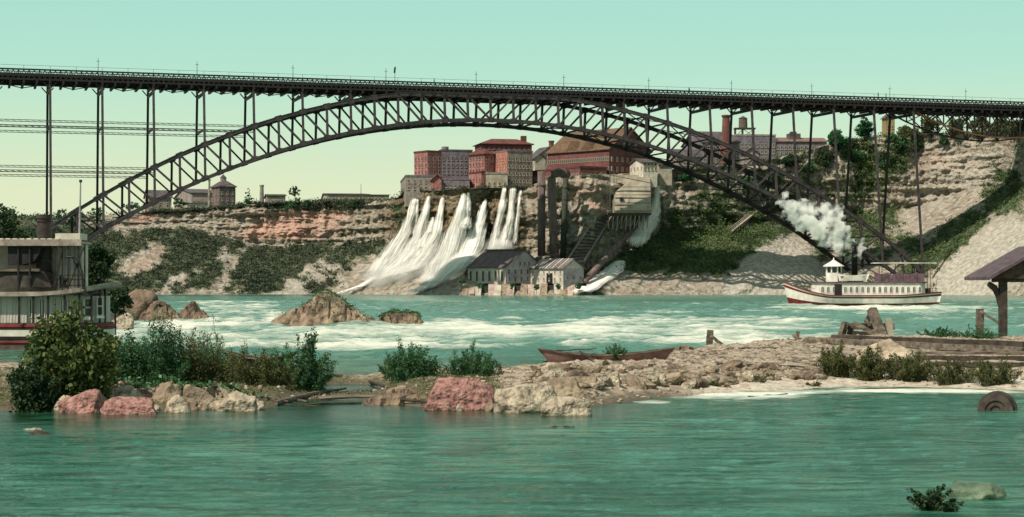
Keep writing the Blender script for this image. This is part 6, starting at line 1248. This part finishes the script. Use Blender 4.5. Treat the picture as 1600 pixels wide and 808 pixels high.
bush('shrub', 'olive brown shrub with small leaves right of the feathery green one', 294, 618, 70, 92, LEAFO, .05, 60, 110, 5, D=62.5, wild=.7)
bush('shrub', 'low grey brown shrub above the lone pale pointed boulder', 346, 624, 78, 74, LEAFO, .05, 60, 110, 6, D=63, wild=.7)
bush('shrub', 'brown green shrub around the dark little boat', 394, 628, 84, 84, LEAFO, .05, 70, 110, 7, D=62.5, wild=.55)
bush('shrub', 'green bush at the bank end before the small pool', 478, 622, 86, 80, LEAFG, .06, 70, 120, 8, D=64, wild=.7)
bush('shrub', 'low olive tuft between the brown shrub and the bush by the pool', 437, 624, 60, 56, LEAFO, .05, 44, 100, 9, D=63, wild=.7)
bush('shrub', 'feathery green shrub between the dark little boat and the bush by the pool', 436, 622, 62, 66, LEAFG, .05, 50, 110, 31, D=65, wild=.7)
bush('shrub', 'tall thin grassy shrub nearest the river behind the brown shrubs', 330, 616, 90, 84, LEAFG, .045, 60, 100, 32, D=68, wild=.8)
bush('shrub', 'dense dark green bush standing left above the big pink boulder', 643, 612, 92, 72, LEAFG, .06, 76, 120, 10, D=66, wild=.55)
bush('shrub', 'light sprigs on the left side of the dense dark green bush', 614, 596, 44, 42, LEAFG, .045, 30, 80, 11, D=70, wild=.6)
bush('shrub', 'spreading green shrub directly behind the big pink boulder', 738, 604, 96, 58, LEAFG, .05, 66, 110, 12, D=67, wild=.6)
bush('shrub', 'low olive growth between the two middle shrubs and the pink boulder', 690, 606, 54, 32, LEAFO, .045, 34, 80, 13, D=67, wild=.7)
bush('shrub', 'small dry tuft right of the big pink boulder', 778, 602, 46, 28, LEAFO, .04, 26, 80, 14, D=68, wild=.7)
bush('weeds', 'green weeds growing up through the rowboat', 962, 562, 44, 26, LEAFG, .04, 30, 60, 15, D=y0 - .3, wild=.6, cat='weed')
bush('shrub', 'olive shrub left of the three in front of the timber crib', 1306, 588, 66, 54, LEAFO, .05, 46, 120, 16, wild=.35)
bush('shrub', 'middle olive shrub of the three in front of the timber crib', 1360, 594, 66, 56, LEAFO, .05, 46, 120, 17, wild=.35)
bush('shrub', 'right and widest olive shrub of the three below the crib', 1420, 594, 92, 52, LEAFO, .05, 56, 120, 18, wild=.35)
bush('shrub', 'long low olive scrub at the right edge above the pale sand', 1492, 600, 94, 36, LEAFO, .045, 50, 90, 19, wild=.7)
bush('shrub', 'low grassy scrub nearest the right edge above the barrel', 1556, 600, 84, 36, LEAFO, .045, 46, 90, 20, wild=.7)
bush('weeds', 'strip of green weeds behind the logs, left half', 1462, 530, 70, 18, LEAFG, .06, 50, 60, 21, D=108, wild=.6, cat='weed')
bush('weeds', 'strip of green weeds behind the logs by the mooring post', 1528, 534, 80, 22, LEAFG, .06, 50, 60, 22, D=107, wild=.6, cat='weed')
bush('water_plant', 'dark leafy sprig sticking out of the water at the lower right corner', 1458, 806, 88, 46, LEAFD, .05, 26, 60, 23, D=32, zoff=0, wild=.5, cat='plant')
for i in range(10):
    x = 820 + i * 50 + 20 * math.sin(i * 2.1); 
    if 900 < x < 1280: bush('weeds', ['small dark weed tuft growing at the foot of the broken stone wall'][0], x, 603 - 6 * (i % 3), 26, 12, LEAFO, .035, 16, 40, 60 + i, cat='weed')['group'] = 'weed tufts along the broken wall'
rock('submerged_rock', 'broad pale rock just awash at the lower right corner', 1520, 782, 104, 30, 34.0, mat('wet_green_rock', (.17, .22, .14), (.05, .10, .06), 2, .5, .6, 6), 450, depth=.9, planes=16, rough=.08)

mm = bpy.data.materials.new('spray_mist'); mm.use_nodes = True; n_ = mm.node_tree; n_.nodes.remove(n_.nodes['Principled BSDF'])
pv = N('ShaderNodeVolumePrincipled'); pv.inputs['Color'].default_value = (.97, .97, .95, 1)
tq = N('ShaderNodeTexCoord'); gr = N('ShaderNodeTexGradient', gradient_type='SPHERICAL'); n_.links.new(tq.outputs['Object'], gr.inputs[0]); mq = N('ShaderNodeMath', operation='MULTIPLY'); n_.links.new(gr.outputs['Fac'], mq.inputs[0]); n_.links.new(noise(1.6, 5, (1, 1, 1), .3, .7), mq.inputs[1])
mr = N('ShaderNodeMath', operation='MULTIPLY'); n_.links.new(mq.outputs[0], mr.inputs[0]); mr.inputs[1].default_value = .75; n_.links.new(mr.outputs[0], pv.inputs['Density']); n_.links.new(pv.outputs[0], n_.nodes['Material Output'].inputs['Volume'])
for i, (x, y, rx, rz_, lab) in enumerate(((604, 432, 9, 6, 'pale spray mist where the leftmost waterfall lands'), (650, 425, 10, 6, 'pale spray mist between the third and fourth waterfall feet'), (700, 425, 11, 7, 'pale spray mist where the widest fourth waterfall lands'), (778, 388, 6, 4, 'pale spray mist above the arched powerhouse roof'))):
    me = bpy.data.meshes.new('mist'); V_, F_ = ico(3); me.from_pydata(V_.tolist(), [], F_.tolist()); me.materials.append(mm)
    o = bpy.data.objects.new('mist', me); COL.objects.link(o); o.location = surf(x, y, 5); o.scale = (rx, 4.5, rz_); tag(o, lab, kind='stuff')
